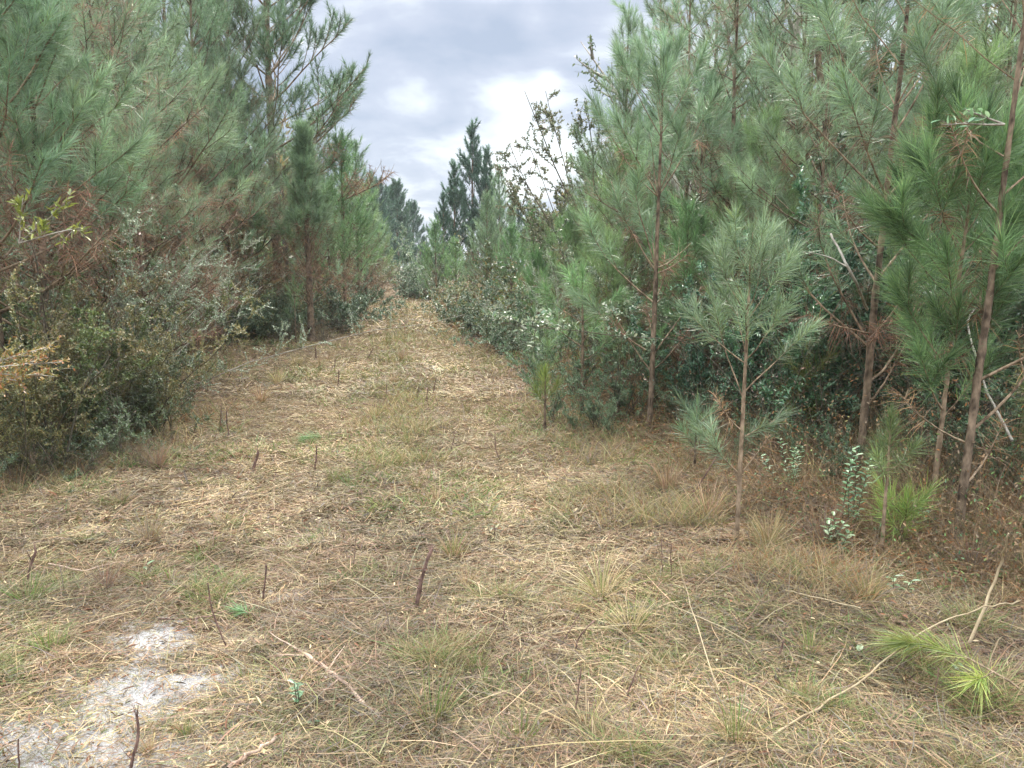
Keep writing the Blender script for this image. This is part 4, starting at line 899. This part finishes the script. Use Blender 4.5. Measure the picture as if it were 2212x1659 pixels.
def undergrowth():
    rng = np.random.default_rng(501); g = Geo(); gb = Geo()
    n = 260000
    y = 3.6 + 32 * rng.uniform(0, 1, n) ** 1.7; x = rng.uniform(-.78, .78, n) * y
    d = np.maximum(edgeL(y) - x, x - edgeR(y)); hmax = np.clip((d - .15) * .75, 0, 1.0) + .1
    near_r = (x > 0) & (y < 7); hmax = np.where(near_r, hmax * .8, hmax)
    keep = (d > .1) & (fbm(x, y, .9, 301) > .38) & ((x < 0) | (y > 7.5) | (rng.uniform(size=n) < .5)); x, y, hmax = x[keep], y[keep], hmax[keep]; n = len(x)
    z = gh(x, y) + hmax * rng.uniform(0, 1, n) ** 1.2
    sc = np.clip(y / 9, .75, 3.2)
    patch = fbm(x, y, .7, 311); pal = np.concatenate([DRY, OLV, YAU * 1.1, BAY]); idx = (np.clip((patch - .28) * 2.2, 0, .99) * 12 + rng.normal(0, 2.2, n)).clip(0, len(pal) - 1).astype(int)
    nr = (x > 0) & (y < 7.5) & (rng.uniform(size=n) < .72); pal = np.concatenate([pal, DRY * .9, [RED * 1.3, PINK]]); idx = np.where(nr, len(pal) - 1 - rng.integers(0, 6, n), idx)
    C = pal[idx] * rng.uniform(.6, 1.25, (n, 1))
    leaves(g, np.stack([x, y, z], 1), nrm(rng.normal(size=(n, 3)) + [0, 0, .5]), rng.normal(size=(n, 3)) + [0, 0, 1.2], .034 * sc, .014 * sc, C, .2, .15)
    # standing dead stalks and long grass among them
    n = 110000; y = 3.4 + 28 * rng.uniform(0, 1, n) ** 1.7; x = rng.uniform(-.78, .78, n) * y; d = np.maximum(edgeL(y) - x, x - edgeR(y)); keep = (d > -.25) & (rng.uniform(size=n) < .35 + d); x, y, d = x[keep], y[keep], d[keep]; n = len(x)
    th = rng.uniform(0, 6.28, n); el = rng.uniform(.5, 1.5, n); D = np.stack([np.cos(th) * np.cos(el), np.sin(th) * np.cos(el), np.sin(el)], 1)
    b = rng.normal(0, .25, (n, 3)); b[:, 2] = -.2
    pal = np.concatenate([DRY, DRY * 1.3, [TAN, GREY, RED * 1.4, OLIVE]])
    ribbons(g, np.stack([x, y, gh(x, y)], 1), D, np.clip(.16 + d * .35, .08, .7) * rng.uniform(.4, 1.2, n), .0034 * np.clip(y / 6, .75, 3.4), b, pal[rng.integers(0, len(pal), n)] * rng.uniform(.6, 1.2, (n, 1)), rng)
    n = 90000; y = 3.3 + 13 * rng.uniform(0, 1, n) ** 1.5; x = rng.uniform(-.78, .78, n) * y; d = np.maximum(edgeL(y) - x, x - edgeR(y)); keep = (d > -.35) & (rng.uniform(size=n) < .3 + d); x, y, d = x[keep], y[keep], d[keep]; n = len(x)
    th = rng.uniform(0, 6.28, n); el = np.abs(rng.normal(0, .35, n)); D = np.stack([np.cos(th) * np.cos(el), np.sin(th) * np.cos(el), np.sin(el)], 1); b = rng.normal(0, .2, (n, 3)); b[:, 2] = -.25
    pal = np.array([RED * 1.5, RED, PINK, PINK * 1.2, TAN * .7, GREY])
    ribbons(g, np.stack([x, y, gh(x, y) + rng.uniform(0, .12, n) * np.clip(d + .4, .2, 1)], 1), D, rng.uniform(.08, .22, n), .0026 * np.clip(y / 5, .8, 3), b, pal[rng.integers(0, len(pal), n)] * rng.uniform(.6, 1.2, (n, 1)), rng)
    tag(g.build('undergrowth', M_dead), 'low leaves, dead stalks and grass growing under the trees', kind='stuff')
undergrowth()

# ------------------------------------------------------------------ grass clumps
TCL = {}
def clump(key, seed, H, n, cols, spread=.5, w=.003, rad=.035):
    rng = np.random.default_rng(seed); g = Geo(); th = rng.uniform(0, 6.283, n); lean_ = np.abs(rng.normal(0, spread, n)); rr = rad * np.sqrt(rng.uniform(0, 1, n))
    Pp = np.stack([np.cos(th) * rr, np.sin(th) * rr, np.full(n, -.01)], 1); D = nrm(np.stack([np.cos(th) * np.sin(lean_), np.sin(th) * np.sin(lean_), np.cos(lean_)], 1))
    b = np.stack([np.cos(th) * .35, np.sin(th) * .35, np.full(n, -.25)], 1) * rng.uniform(.1, 1.2, (n, 1))
    C = np.array(cols)[rng.integers(0, len(cols), n)] * rng.uniform(.7, 1.25, (n, 1))
    ribbons(g, Pp, D, H * rng.uniform(.35, 1.1, n), w * rng.uniform(.7, 1.3, n), b, C, rng, seg=3); TCL[key] = g
TAWNY = [TAN, TAN * .8, PALE * .9, PINK * 1.2, OLIVE * 1.3]; MIXED = [OLIVE, OLIVE * 1.4, GRN * 1.2, TAN, TAN * .8, (.24, .23, .10), PINK]; GREEN = [GRN * 1.2, GRN * 1.5, (.14, .18, .06), OLIVE * 1.3, TAN * .7]
GREYB = [GREY, GREY * 1.3, PINK * .9, TAN * .6]
clump('tawny', 1, .30, 130, TAWNY, .45); clump('mixed', 2, .28, 110, MIXED, .45); clump('green', 3, .24, 90, GREEN, .45); clump('grey', 4, .26, 130, GREYB, .35); clump('flat', 5, .26, 140, [PALE, TAN, PALE * 1.1, (.3, .32, .12)], 1.1)
clump('broad', 6, .13, 26, GREEN, 1.0, .011, .015)
TMESH = {}
def CL(key, vx, vy, h, label, name='grass_clump', group='grass clumps left standing on the mown track', w=1.0):
    H0 = dict(tawny=.30, mixed=.28, green=.24, grey=.26, flat=.26, broad=.13)[key]
    if key not in TMESH:
        o = TCL[key].build(name, M_grass); TMESH[key] = o
    else:
        o = TMESH[key].copy(); o.name = name; COL.objects.link(o)
    x, y, z = G3(vx, vy); o.location = (x, y, z); sc = .8 * h / H0; o.scale = (sc * w, sc * w, sc); o.rotation_euler = (0, 0, (vx * 7 + vy) % 6.28)
    return tag(o, label, 'grass clump', group)
for a in [
    ('mixed', 1590, 1610, .30, 'olive green grass clump standing at the bottom right of the photo'),
    ('mixed', 935, 1565, .33, 'thin tawny and green grass clump right of the fallen forked branch'),
    ('mixed', 980, 1195, .27, 'wiry grass clump beside the thick split stub'),
    ('tawny', 1010, 1265, .18, 'reddish tawny grass clump just right of the thick split stub'),
    ('mixed', 1032, 1448, .17, 'stiff brown tipped grass clump with a dark foot'),
    ('tawny', 810, 900, .30, 'broad domed grass clump in the middle of the track'),
    ('tawny', 775, 925, .22, 'smaller tawny clump touching the domed clump'),
    ('green', 1125, 1620, .22, 'green grass clump at the bottom centre of the photo'),
    ('green', 735, 1640, .16, 'fine green grass clump near the bottom edge, below the fallen branch'),
    ('grey', 322, 1165, .30, 'grey brown bristly clump on the left beside bare ground'),
    ('grey', 228, 1260, .24, 'dark brown clipped clump on the left, above the pale sand'),
    ('grey', 262, 1095, .22, 'grey clump near the foot of the left hollies'),
    ('grey', 340, 1015, .34, 'grey brown bush of dead grass before the left hollies'),
    ('tawny', 565, 870, .35, 'brown grass clump at the back of the left clearing'),
    ('tawny', 600, 830, .40, 'brown grass clump nearer the reddish sleeved pine'),
    ('tawny', 690, 800, .38, 'tawny clump between the reddish sleeved pine and the left rut'),
    ('tawny', 640, 790, .40, 'rusty clump in front of the reddish sleeved pine'),
    ('mixed', 880, 960, .25, 'thin upright grass clump on the crown of the track'),
    ('mixed', 915, 1000, .27, 'tawny green clump right of the thin upright one'),
    ('tawny', 945, 1085, .22, 'brown clump with a dark hollow foot in the centre of the track'),
    ('mixed', 900, 1060, .20, 'small olive clump left of the brown one with the dark foot'),
    ('green', 760, 1050, .24, 'green weedy clump left of the centre of the track'),
    ('green', 720, 1040, .22, 'green weedy clump left of the other weedy one'),
    ('flat', 1300, 1270, .40, 'splayed clump of pale bent straw right of centre'),
    ('flat', 1360, 1345, .34, 'splayed yellow green clump in front of the pale bent one'),
    ('flat', 1270, 1560, .28, 'flattened clump of pale blades near the bottom of the photo'),
    ('green', 1465, 1305, .13, 'bright green low clump right of centre'),
    ('green', 545, 1320, .13, 'dark green sprig of grass left of centre'),
    ('broad', 530, 1455, .11, 'flat rosette of broad green blades by the pale sand'),
    ('broad', 370, 1245, .12, 'rosette of broad green blades behind the pale sand'),
    ('broad', 240, 1195, .11, 'rosette of broad green blades on the far left'),
    ('tawny', 870, 780, .34, 'tawny clump on the middle strip of the far track'),
    ('mixed', 840, 745, .34, 'olive clump on the middle strip further up the track'),
    ('tawny', 905, 730, .30, 'low brown clump on the middle strip beside the right rut'),
    ('tawny', 850, 835, .30, 'bristly tawny clump behind the domed clump'),
    ('green', 60, 1300, .28, 'green grass clump at the left edge of the photo'),
    ('green', 105, 1410, .24, 'upright green clump beside the small heap of sand'),
    ('mixed', 1010, 880, .25, 'olive clump near the right rut'),
    ('flat', 905, 935, .30, 'pale bent clump between the ruts'),
    ('mixed', 1750, 1420, .22, 'olive clump in the straw left of the fallen green pine spray'),
    ('tawny', 1660, 1190, .36, 'brown grass clump at the foot of the silvery sapling'),
    ('tawny', 1530, 1130, .42, 'brown grass clump left of the silvery sapling stem'),
    ('tawny', 1440, 1060, .42, 'brown grass clump near the foot of the slender young pine'),
    ('grey', 1780, 1190, .38, 'grey brown dead grass between the silvery sapling and the thick brown trunk'),
    ('grey', 2100, 1250, .34, 'dark grass clump at the foot of the dark leaning trunk'),
    ('mixed', 1870, 1310, .26, 'thin grass clump under the knee high bright seedling'),
    ('mixed', 400, 1560, .14, 'low clump at the edge of the pale sand, bottom left'),
    ('tawny', 320, 1590, .12, 'splayed straw coloured clump right beside the broken stem on the sand'),
    ]: CL(*a)

# ------------------------------------------------------------------ cut stems standing in the straw
def stem(vx0, vy0, vx1, vy1, r, label, curve=.0, twig=0, split=False, name='cut_stem', mat=None, depth=0.0):
    x, y, z = G3(vx0, vy0); k = y * cp + (CAMH - z) * sp
    top = np.array([(vx1 - vx0) / F * k, depth, (vy0 - vy1) / F * k]); rng = np.random.default_rng(int(vx0 * 3 + vy0)); n = 9
    t = np.linspace(-.06, 1, n)[:, None]; pts = top * t + np.array([curve, 0, 0]) * np.sin(t.clip(0, 1) * np.pi) + np.cumsum(rng.normal(0, .0012 + r * .08, (n, 3)), 0) * (t > 0)
    r *= .8; g = Geo(); tube(g, pts, r * np.linspace(1.15, .72, n), (.1, .07, .05), 7, .10, rng)
    if split or r > .0042:
        for q in range(6):
            a = q * 1.05; e = np.array([math.cos(a), math.sin(a), 0]) * r * .55; L = rng.uniform(.02, .06)
            tube(g, np.array([pts[-2] + e, pts[-1] + e * .9, pts[-1] + e + np.array([rng.normal(0, .006), rng.normal(0, .006), L])]), [r * .4, r * .33, r * .05], (.1, .07, .05), 4)
        for q in range(4):
            p0 = samp(pts, .25 + .15 * q)[0]; e = nrm(rng.normal(size=3)) * r * 1.5; tube(g, [p0, p0 + e, p0 + e * 1.3], [r * .5, r * .45, r * .3], (.1, .07, .05), 5)
    for q in range(twig):
        p0, a = samp(pts, rng.uniform(.25, .8)); dd = nrm(a * .7 + rng.normal(0, .5, 3)); L = np.linalg.norm(top) * rng.uniform(.2, .45)
        tube(g, curve_pts(p0, dd, L, .3, 5, rng, .1), np.linspace(r * .45, r * .2, 5), (.1, .07, .05), 4)
    o = g.build(name, mat or M_stick, smooth=True, loc=(x, y, z))
    return tag(o, label, 'cut stem', 'cut stems standing in the mown straw')
for a in [
    (900, 1310, 936, 1182, .0125, 'thick split topped stub leaning right in the centre foreground', -.01, 0, True),
    (545, 1018, 557, 970, .014, 'thick dark stub at the left of the clearing beside a long pale reed', .0, 1),
    (677, 1006, 684, 955, .009, 'dark thin stub just right of the pale reed, with a dead leaf', .005, 1),
    (272, 1640, 296, 1500, .0065, 'brown broken stem standing in the pale sand at the bottom left', .012, 1),
    (567, 1292, 583, 1207, .006, 'slim brown stem standing right of the pale sand, left of centre', .0, 1),
    (40, 1665, 48, 1560, .004, 'thin dark stem at the bottom left corner'),
    (1239, 1545, 1251, 1419, .004, 'straight thin brown stem near the bottom centre', .0),
    (1351, 1494, 1376, 1401, .0045, 'thin stem leaning right, right of the straight one near the bottom', -.006, 1),
    (1096, 1368, 1088, 1303, .004, 'short curved dark stem right of the split topped stub', -.012),
    (1249, 1388, 1287, 1310, .0045, 'crooked stem bending right, in the right centre foreground', -.03),
    (1205, 1384, 1254, 1300, .003, 'very thin stem slanting right beside the crooked one'),
    (762, 1227, 771, 1150, .003, 'very thin upright stem left of the split topped stub'),
    (1432, 1247, 1430, 1162, .0032, 'left one of two thin stems before the silvery sapling'),
    (1450, 1252, 1449, 1170, .0035, 'right one of two thin stems before the silvery sapling'),
    (1675, 1430, 1689, 1380, .005, 'short dark stub in the straw on the right, below the silvery sapling'),
    (2015, 1516, 2018, 1430, .003, 'thin stem standing at the lower right, left of the green pine spray'),
    (729, 826, 733, 795, .012, 'dark stub beside the left rut, nearest of the far row'),
    (722, 803, 724, 774, .010, 'dark stub just behind the nearest one of the far row'),
    (793, 772, 807, 751, .014, 'leaning dark stub in the left rut'),
    (684, 772, 682, 748, .014, 'rusty stub before the reddish sleeved pine'),
    (922, 872, 925, 842, .008, 'middle one of three thin stems near the right rut'),
    (935, 853, 943, 819, .008, 'right one of three thin stems near the right rut, leaning right'),
    (901, 862, 904, 838, .008, 'left one of three thin stems near the right rut'),
    (834, 862, 835, 836, .007, 'thin greenish stem behind the domed grass clump'),
    (974, 970, 984, 936, .006, 'thin dark stem right of the track centre, leaning right'),
    (1082, 976, 1070, 925, .006, 'thin bent stem near the right edge of the straw', -.02),
    (475, 934, 480, 877, .007, 'thin dark stem at the left of the clearing', .0, 1),
    (494, 948, 492, 893, .008, 'greyish stem just right of the thin dark one at the left of the clearing'),
    (60, 1252, 83, 1180, .010, 'forked grey stub at the left edge of the straw', -.008, 2),
    (490, 1384, 455, 1230, .0042, 'long thin twig leaning left over the edge of the pale sand', -.01, 2),
    (1068, 1165, 1070, 1125, .003, 'leafy brown weed stem right of the track centre', .0, 2),
    (1482, 1090, 1560, 955, .006, 'long dark stick leaning right, beside the slender young pine', .0),
    ]: stem(*a)

# ------------------------------------------------------------------ lying branches and reeds
def lying(pts_v, r0, r1, label, cat, name, mat, forks=(), z0=.03, zs=None):
    P_ = []
    for k, (vx, vy) in enumerate(pts_v):
        zz_ = z0 if zs is None else zs[k]
        x, y = G(vx, vy); f = (CAMH - zz_) / CAMH; P_.append((x * f, y * f, float(gh(x * f, y * f)) + zz_))
    P_ = np.array(P_); o0 = P_[0].copy(); P_ -= o0
    tt = np.linspace(0, len(P_) - 1, 6 * (len(P_) - 1) + 1); rng = np.random.default_rng(int(pts_v[0][0]))
    Q = np.stack([np.interp(tt, np.arange(len(P_)), P_[:, c]) for c in range(3)], 1)
    K = np.array([1, 2, 3, 2, 1.]); K /= K.sum(); Qs = np.stack([np.convolve(np.pad(Q[:, c], 2, 'edge'), K, 'valid') for c in range(3)], 1); Qs += rng.normal(0, .003, Qs.shape)
    g = Geo(); tube(g, Qs, np.linspace(r0, r1, len(Qs)), (.3, .2, .15), 8, .06, rng)
    for (t, az, L, el) in forks:
        p0, a = samp(Qs, t); d = nrm(np.array([math.cos(R(az)) * math.cos(R(el)), math.sin(R(az)) * math.cos(R(el)), math.sin(R(el))]))
        tube(g, curve_pts(p0, d, L, -.1, 7, rng, .08), np.linspace(r0 * .5, r0 * .15, 7), (.3, .2, .15), 5)
    return tag(g.build(name, mat, smooth=True, loc=tuple(o0)), label, cat)
lying([(645, 1405), (690, 1432), (737, 1466), (781, 1519), (861, 1576)], .010, .006, 'forked fallen branch of pinkish bark lying in the straw, lower centre left', 'fallen branch', 'fallen_branch', M_fallen,
      [(.05, 130, .22, 10), (.1, 200, .15, 5), (.5, 250, .35, 3), (.62, 20, .25, 4), (.35, 60, .12, 30)], .03)
REED = bark_mat('pale_dry_reed', (.24, .185, .11), (.40, .33, .21), 30)
lying([(1380, 1700), (1671, 1590), (1850, 1475), (2001, 1369), (2130, 1320), (2210, 1306)], .0045, .0025, 'long pale jointed reed lying from the bottom edge up to the right', 'reed', 'dry_reed', REED, (), .05, [.02, .04, .07, .10, .16, .2])
lying([(552, 1000), (620, 985), (690, 965)], .009, .006, 'pale reed lying on the straw beside the thick dark stub', 'reed', 'dry_reed', REED, (), .03)
lying([(1560, 1500), (1480, 1270), (1462, 1180)], .0025, .0015, 'thin pale reed standing aslant in front of the silvery sapling', 'reed', 'dry_reed', REED, (), .03, [.02, .2, .35])
lying([(2090, 1410), (2160, 1230), (2180, 1160)], .007, .003, 'pale reed leaning against the dark leaning trunk', 'reed', 'dry_reed', REED, (), .0, [.0, .3, .5])
lying([(1640, 1395), (1760, 1430), (1830, 1470)], .004, .003, 'short pale reed lying in the straw on the right', 'reed', 'dry_reed', REED, (), .03)
lying([(1870, 1330), (1750, 1300), (1690, 1280)], .003, .002, 'thin pale reed lying under the brown trunked pine', 'reed', 'dry_reed', REED, (), .06)
lying([(610, 1135), (690, 1145), (790, 1130)], .004, .003, 'thin straight twig lying left of the track centre', 'fallen twig', 'fallen_twig', M_fallen, (), .03)
lying([(780, 870), (830, 880), (900, 890)], .007, .004, 'twig lying across the left rut', 'fallen twig', 'fallen_twig', M_stick, (), .04)
lying([(330, 1330), (430, 1310), (560, 1280)], .004, .002, 'thin twig lying behind the pale sand', 'fallen twig', 'fallen_twig', M_stick, (), .03)
lying([(100, 1215), (180, 1222), (260, 1205)], .005, .003, 'pale twig lying on the far left of the straw', 'fallen twig', 'fallen_twig', M_fallen, (), .03)
lying([(490, 1665), (560, 1630), (600, 1600)], .008, .006, 'pale stick end at the bottom edge, left of centre', 'fallen twig', 'fallen_twig', M_fallen, (), .03)
lying([(2190, 1000), (2120, 860), (2080, 700), (2212, 640)], .008, .004, 'bare pale branch arching among the twigs at the right edge', 'bare branch', 'bare_branch', M_pale, (), .0, [.5, .8, 1.2, 1.35])
lying([(1873, 700), (1840, 620), (1790, 520)], .010, .006, 'white dead bough rising left from the thick brown trunk', 'bare branch', 'bare_branch', M_pale, [(.6, 170, .3, 30)], .0, [1.22, 1.48, 1.75])

# ------------------------------------------------------------------ fallen pine sprays and small leafy plants
def spray(pts, label, pal, n, seed, nl=.17, name='pine_spray', loc=(0, 0, 0), sub=()):
    rng = np.random.default_rng(seed); root = empty(name, loc); gs = Geo(); gn = Geo(); pts = np.array(pts)
    tube(gs, pts, np.linspace(.005, .002, len(pts)), (.2, .15, .1), 6); tuft(gn, pts, rng, n, nl, .0026, pal, .45, (8, 55), .12)
    for (t, d, L, m) in sub:
        q, a = samp(pts, t); p2 = curve_pts(q, d, L, .1, 6, rng, .03); tube(gs, p2, np.linspace(.003, .0015, 6), (.2, .15, .1), 5); tuft(gn, p2, rng, m, nl, .0026, pal, .3, (8, 55), .1)
    gs.build('stem', M_bark2, root); gn.build('crown', M_needle, root); return tag(root, label, 'pine spray')
x, y, z = G3(2275, 1560)
spray([(0, 0, .0), (-.10, .10, .08), (-.20, .19, .12), (-.29, .27, .13), (-.37, .34, .11)], 'bright yellow green pine spray hanging over the straw at the lower right', NYL * .9, 230, 41, .17, loc=(x, y, z), sub=[(.35, (-.7, -.5, .0), .12, 90), (.75, (-.8, -.1, .1), .12, 90)])
x, y, z = G3(715, 950)
spray([(0, 0, .02), (-.05, 0, .05), (-.15, .02, .05), (-.25, .03, .04)], 'cut green pine spray lying on the straw left of the track centre', NGR * 1.2, 160, 42, .14, loc=(x, y, z))
x, y, z = G3(560, 1330)
spray([(0, 0, .02), (-.04, .03, .04), (-.09, .06, .04), (-.13, .09, .03)], 'dark green pine spray lying left of centre by the slim brown stem', NGR * .8, 110, 43, .09, loc=(x, y, z))
def forb(vx, vy, H, label, pal, n=16, ll=.05, lw=.016, seed=1, stems=1, name='leafy_plant', group=None):
    rng = np.random.default_rng(seed); x, y, z = G3(vx, vy); root = empty(name, (x, y, z)); gs = Geo(); gl = Geo()
    for k in range(stems):
        d = nrm(np.array([rng.normal(0, .18), rng.normal(0, .18), 1])); pts = curve_pts((rng.normal(0, .02), rng.normal(0, .02), -.02), d, H * rng.uniform(.7, 1), .1, 7, rng, .05); tube(gs, pts, np.linspace(.0028, .0012, 7), (.2, .2, .2), 5)
        for j in range(n):
            q, a = samp(pts, .2 + .8 * (j + .5) / n); az = j * 2.4; D = nrm(np.array([math.cos(az), math.sin(az), .55])); leaves(gl, [q], np.array([D]), np.array([[0, 0, 1.0]]) + rng.normal(0, .2, (1, 3)), ll * rng.uniform(.7, 1.1), lw, pal[rng.integers(0, len(pal), 1)] * rng.uniform(.8, 1.3), .15, .25)
    gs.build('stem', M_twig, root); gl.build('foliage', M_leaf, root); return tag(root, label, 'plant', group)
LB = BAY * 1.5
forb(1700, 1085, .42, 'upright leafy plant with oval green leaves right of the silvery sapling stem', LB, 26, .042, .018, 1, 5)
forb(1835, 1165, .55, 'taller leafy plant with pale oval leaves in front of the thick brown trunk', LB * 1.15, 30, .045, .02, 2, 4)
forb(1800, 1200, .22, 'low leafy plant with rounded pale leaves in front of the taller leafy plant', LB * 1.2, 12, .05, .024, 3, 5)
forb(1985, 1180, .25, 'small leafy plant by the foot of the bushy green sapling', LB, 9, .05, .02, 4, 2)
forb(655, 1530, .17, 'slender green weed left of the fallen branch', BAY * 1.2, 10, .03, .009, 5, 3)
forb(700, 1580, .07, 'small dark green seedling under the slender weed', BAY, 6, .035, .014, 6, 1)
forb(325, 1225, .09, 'single green leaved seedling on the left straw', BAY * 1.1, 4, .05, .02, 7, 1)
forb(1075, 1160, .13, 'small brown leaved weed right of the track centre', OLV * 1.2, 5, .05, .014, 8, 2)
forb(1950, 1290, .12, 'low leaves under the dark leaning trunk', LB, 6, .05, .02, 9, 2)
forb(2085, 1470, .07, 'small green leaves beside the hanging pine spray', LB, 7, .04, .016, 10, 3)
forb(1840, 1420, .06, 'low dark green leaf in the straw on the right', BAY, 4, .06, .03, 11, 1)
forb(1620, 1560, .06, 'tiny pale leaved weeds in the straw at the lower right', LB, 7, .025, .011, 12, 4)
# golden leaved bough reaching in from the left edge
def bough(label, x, y, z, dirs, pal, n, seed, ll=.03, lw=.011):
    rng = np.random.default_rng(seed); root = empty('leafy_bough', (x, y, z)); gs = Geo(); gl = Geo()
    for (d, L) in dirs:
        pts = curve_pts((0, 0, 0), d, L, -.15, 8, rng, .06); tube(gs, pts, np.linspace(.006, .002, 8), (.2, .2, .2), 5); tw = [pts]
        for j in range(9):
            q, a = samp(pts, rng.uniform(.2, .95)); p2 = curve_pts(q, nrm(a + rng.normal(0, .5, 3)), L * .3 * rng.uniform(.5, 1.1), .1, 5, rng, .1); tube(gs, p2, np.linspace(.002, .001, 5), (.2, .2, .2), 3, cap=False); tw.append(p2)
        for q in tw:
            m = n // 10; s_ = rng.uniform(.1, 1, m) * (len(q) - 1.001); i = s_.astype(int); f = (s_ - i)[:, None]; Pp = q[i] * (1 - f) + q[i + 1] * f; A = nrm(q[i + 1] - q[i])
            D = nrm(A * .7 + rng.normal(0, .6, (m, 3)) + [0, 0, .3]); leaves(gl, Pp, D, rng.normal(0, .5, (m, 3)) + [0, 0, 1], ll * rng.uniform(.6, 1.2, m), lw, pal[rng.integers(0, len(pal), m)] * rng.uniform(.7, 1.3, (m, 1)), .2, .15)
    gs.build('stem', M_pale, root); gl.build('foliage', M_leaf, root); return tag(root, label, 'bough')
yy = 4.6
bough('bough of golden and orange leaves reaching in from the left edge', at(-120, yy), yy, .95, [((1, .2, .10), .62), ((1, .1, .28), .65), ((1, .3, -.05), .5), ((1, 0, .18), .75), ((1, -.1, .0), .45)], GLD, 220, 51)
yy = 5.2
bough('sprig of fresh light green leaves high at the left edge, above the hollies', at(70, yy), yy, 1.75, [((.5, .2, .5), .4), ((.9, .1, .2), .45), ((.2, 0, .8), .3)], YGR * .8, 60, 52, .06, .018)
yy = 3.9
bough('twig with pale rounded leaves hanging in at the upper right', at(2110, yy), yy, 2.28, [((-1, .1, -.05), .3), ((-.6, .1, .3), .2)], LB * 1.3, 12, 53, .06, .022)

# ------------------------------------------------------------------ haze
def haze():
    m = new_mat('thin_haze'); n = m.node_tree.nodes; out = n.new('ShaderNodeOutputMaterial'); v = n.new('ShaderNodeVolumePrincipled')
    v.inputs['Color'].default_value = (.86, .93, 1.0, 1); v.inputs['Density'].default_value = HAZE; v.inputs['Anisotropy'].default_value = .2
    m.node_tree.links.new(v.outputs[0], out.inputs['Volume']); g = Geo()
    x0, x1, y0, y1, z0, z1 = -720, 720, -720, 930, -1.5, 17
    V = [(x, y, z) for z in (z0, z1) for x, y in ((x0, y0), (x1, y0), (x1, y1), (x0, y1))]
    g.add(V, (1, 1, 1), quads=[(3, 2, 1, 0), (4, 5, 6, 7), (0, 1, 5, 4), (1, 2, 6, 5), (2, 3, 7, 6), (3, 0, 4, 7)])
    tag(g.build('haze', m), 'thin pale haze between the trees', kind='stuff')
HAZE = .0005
haze()
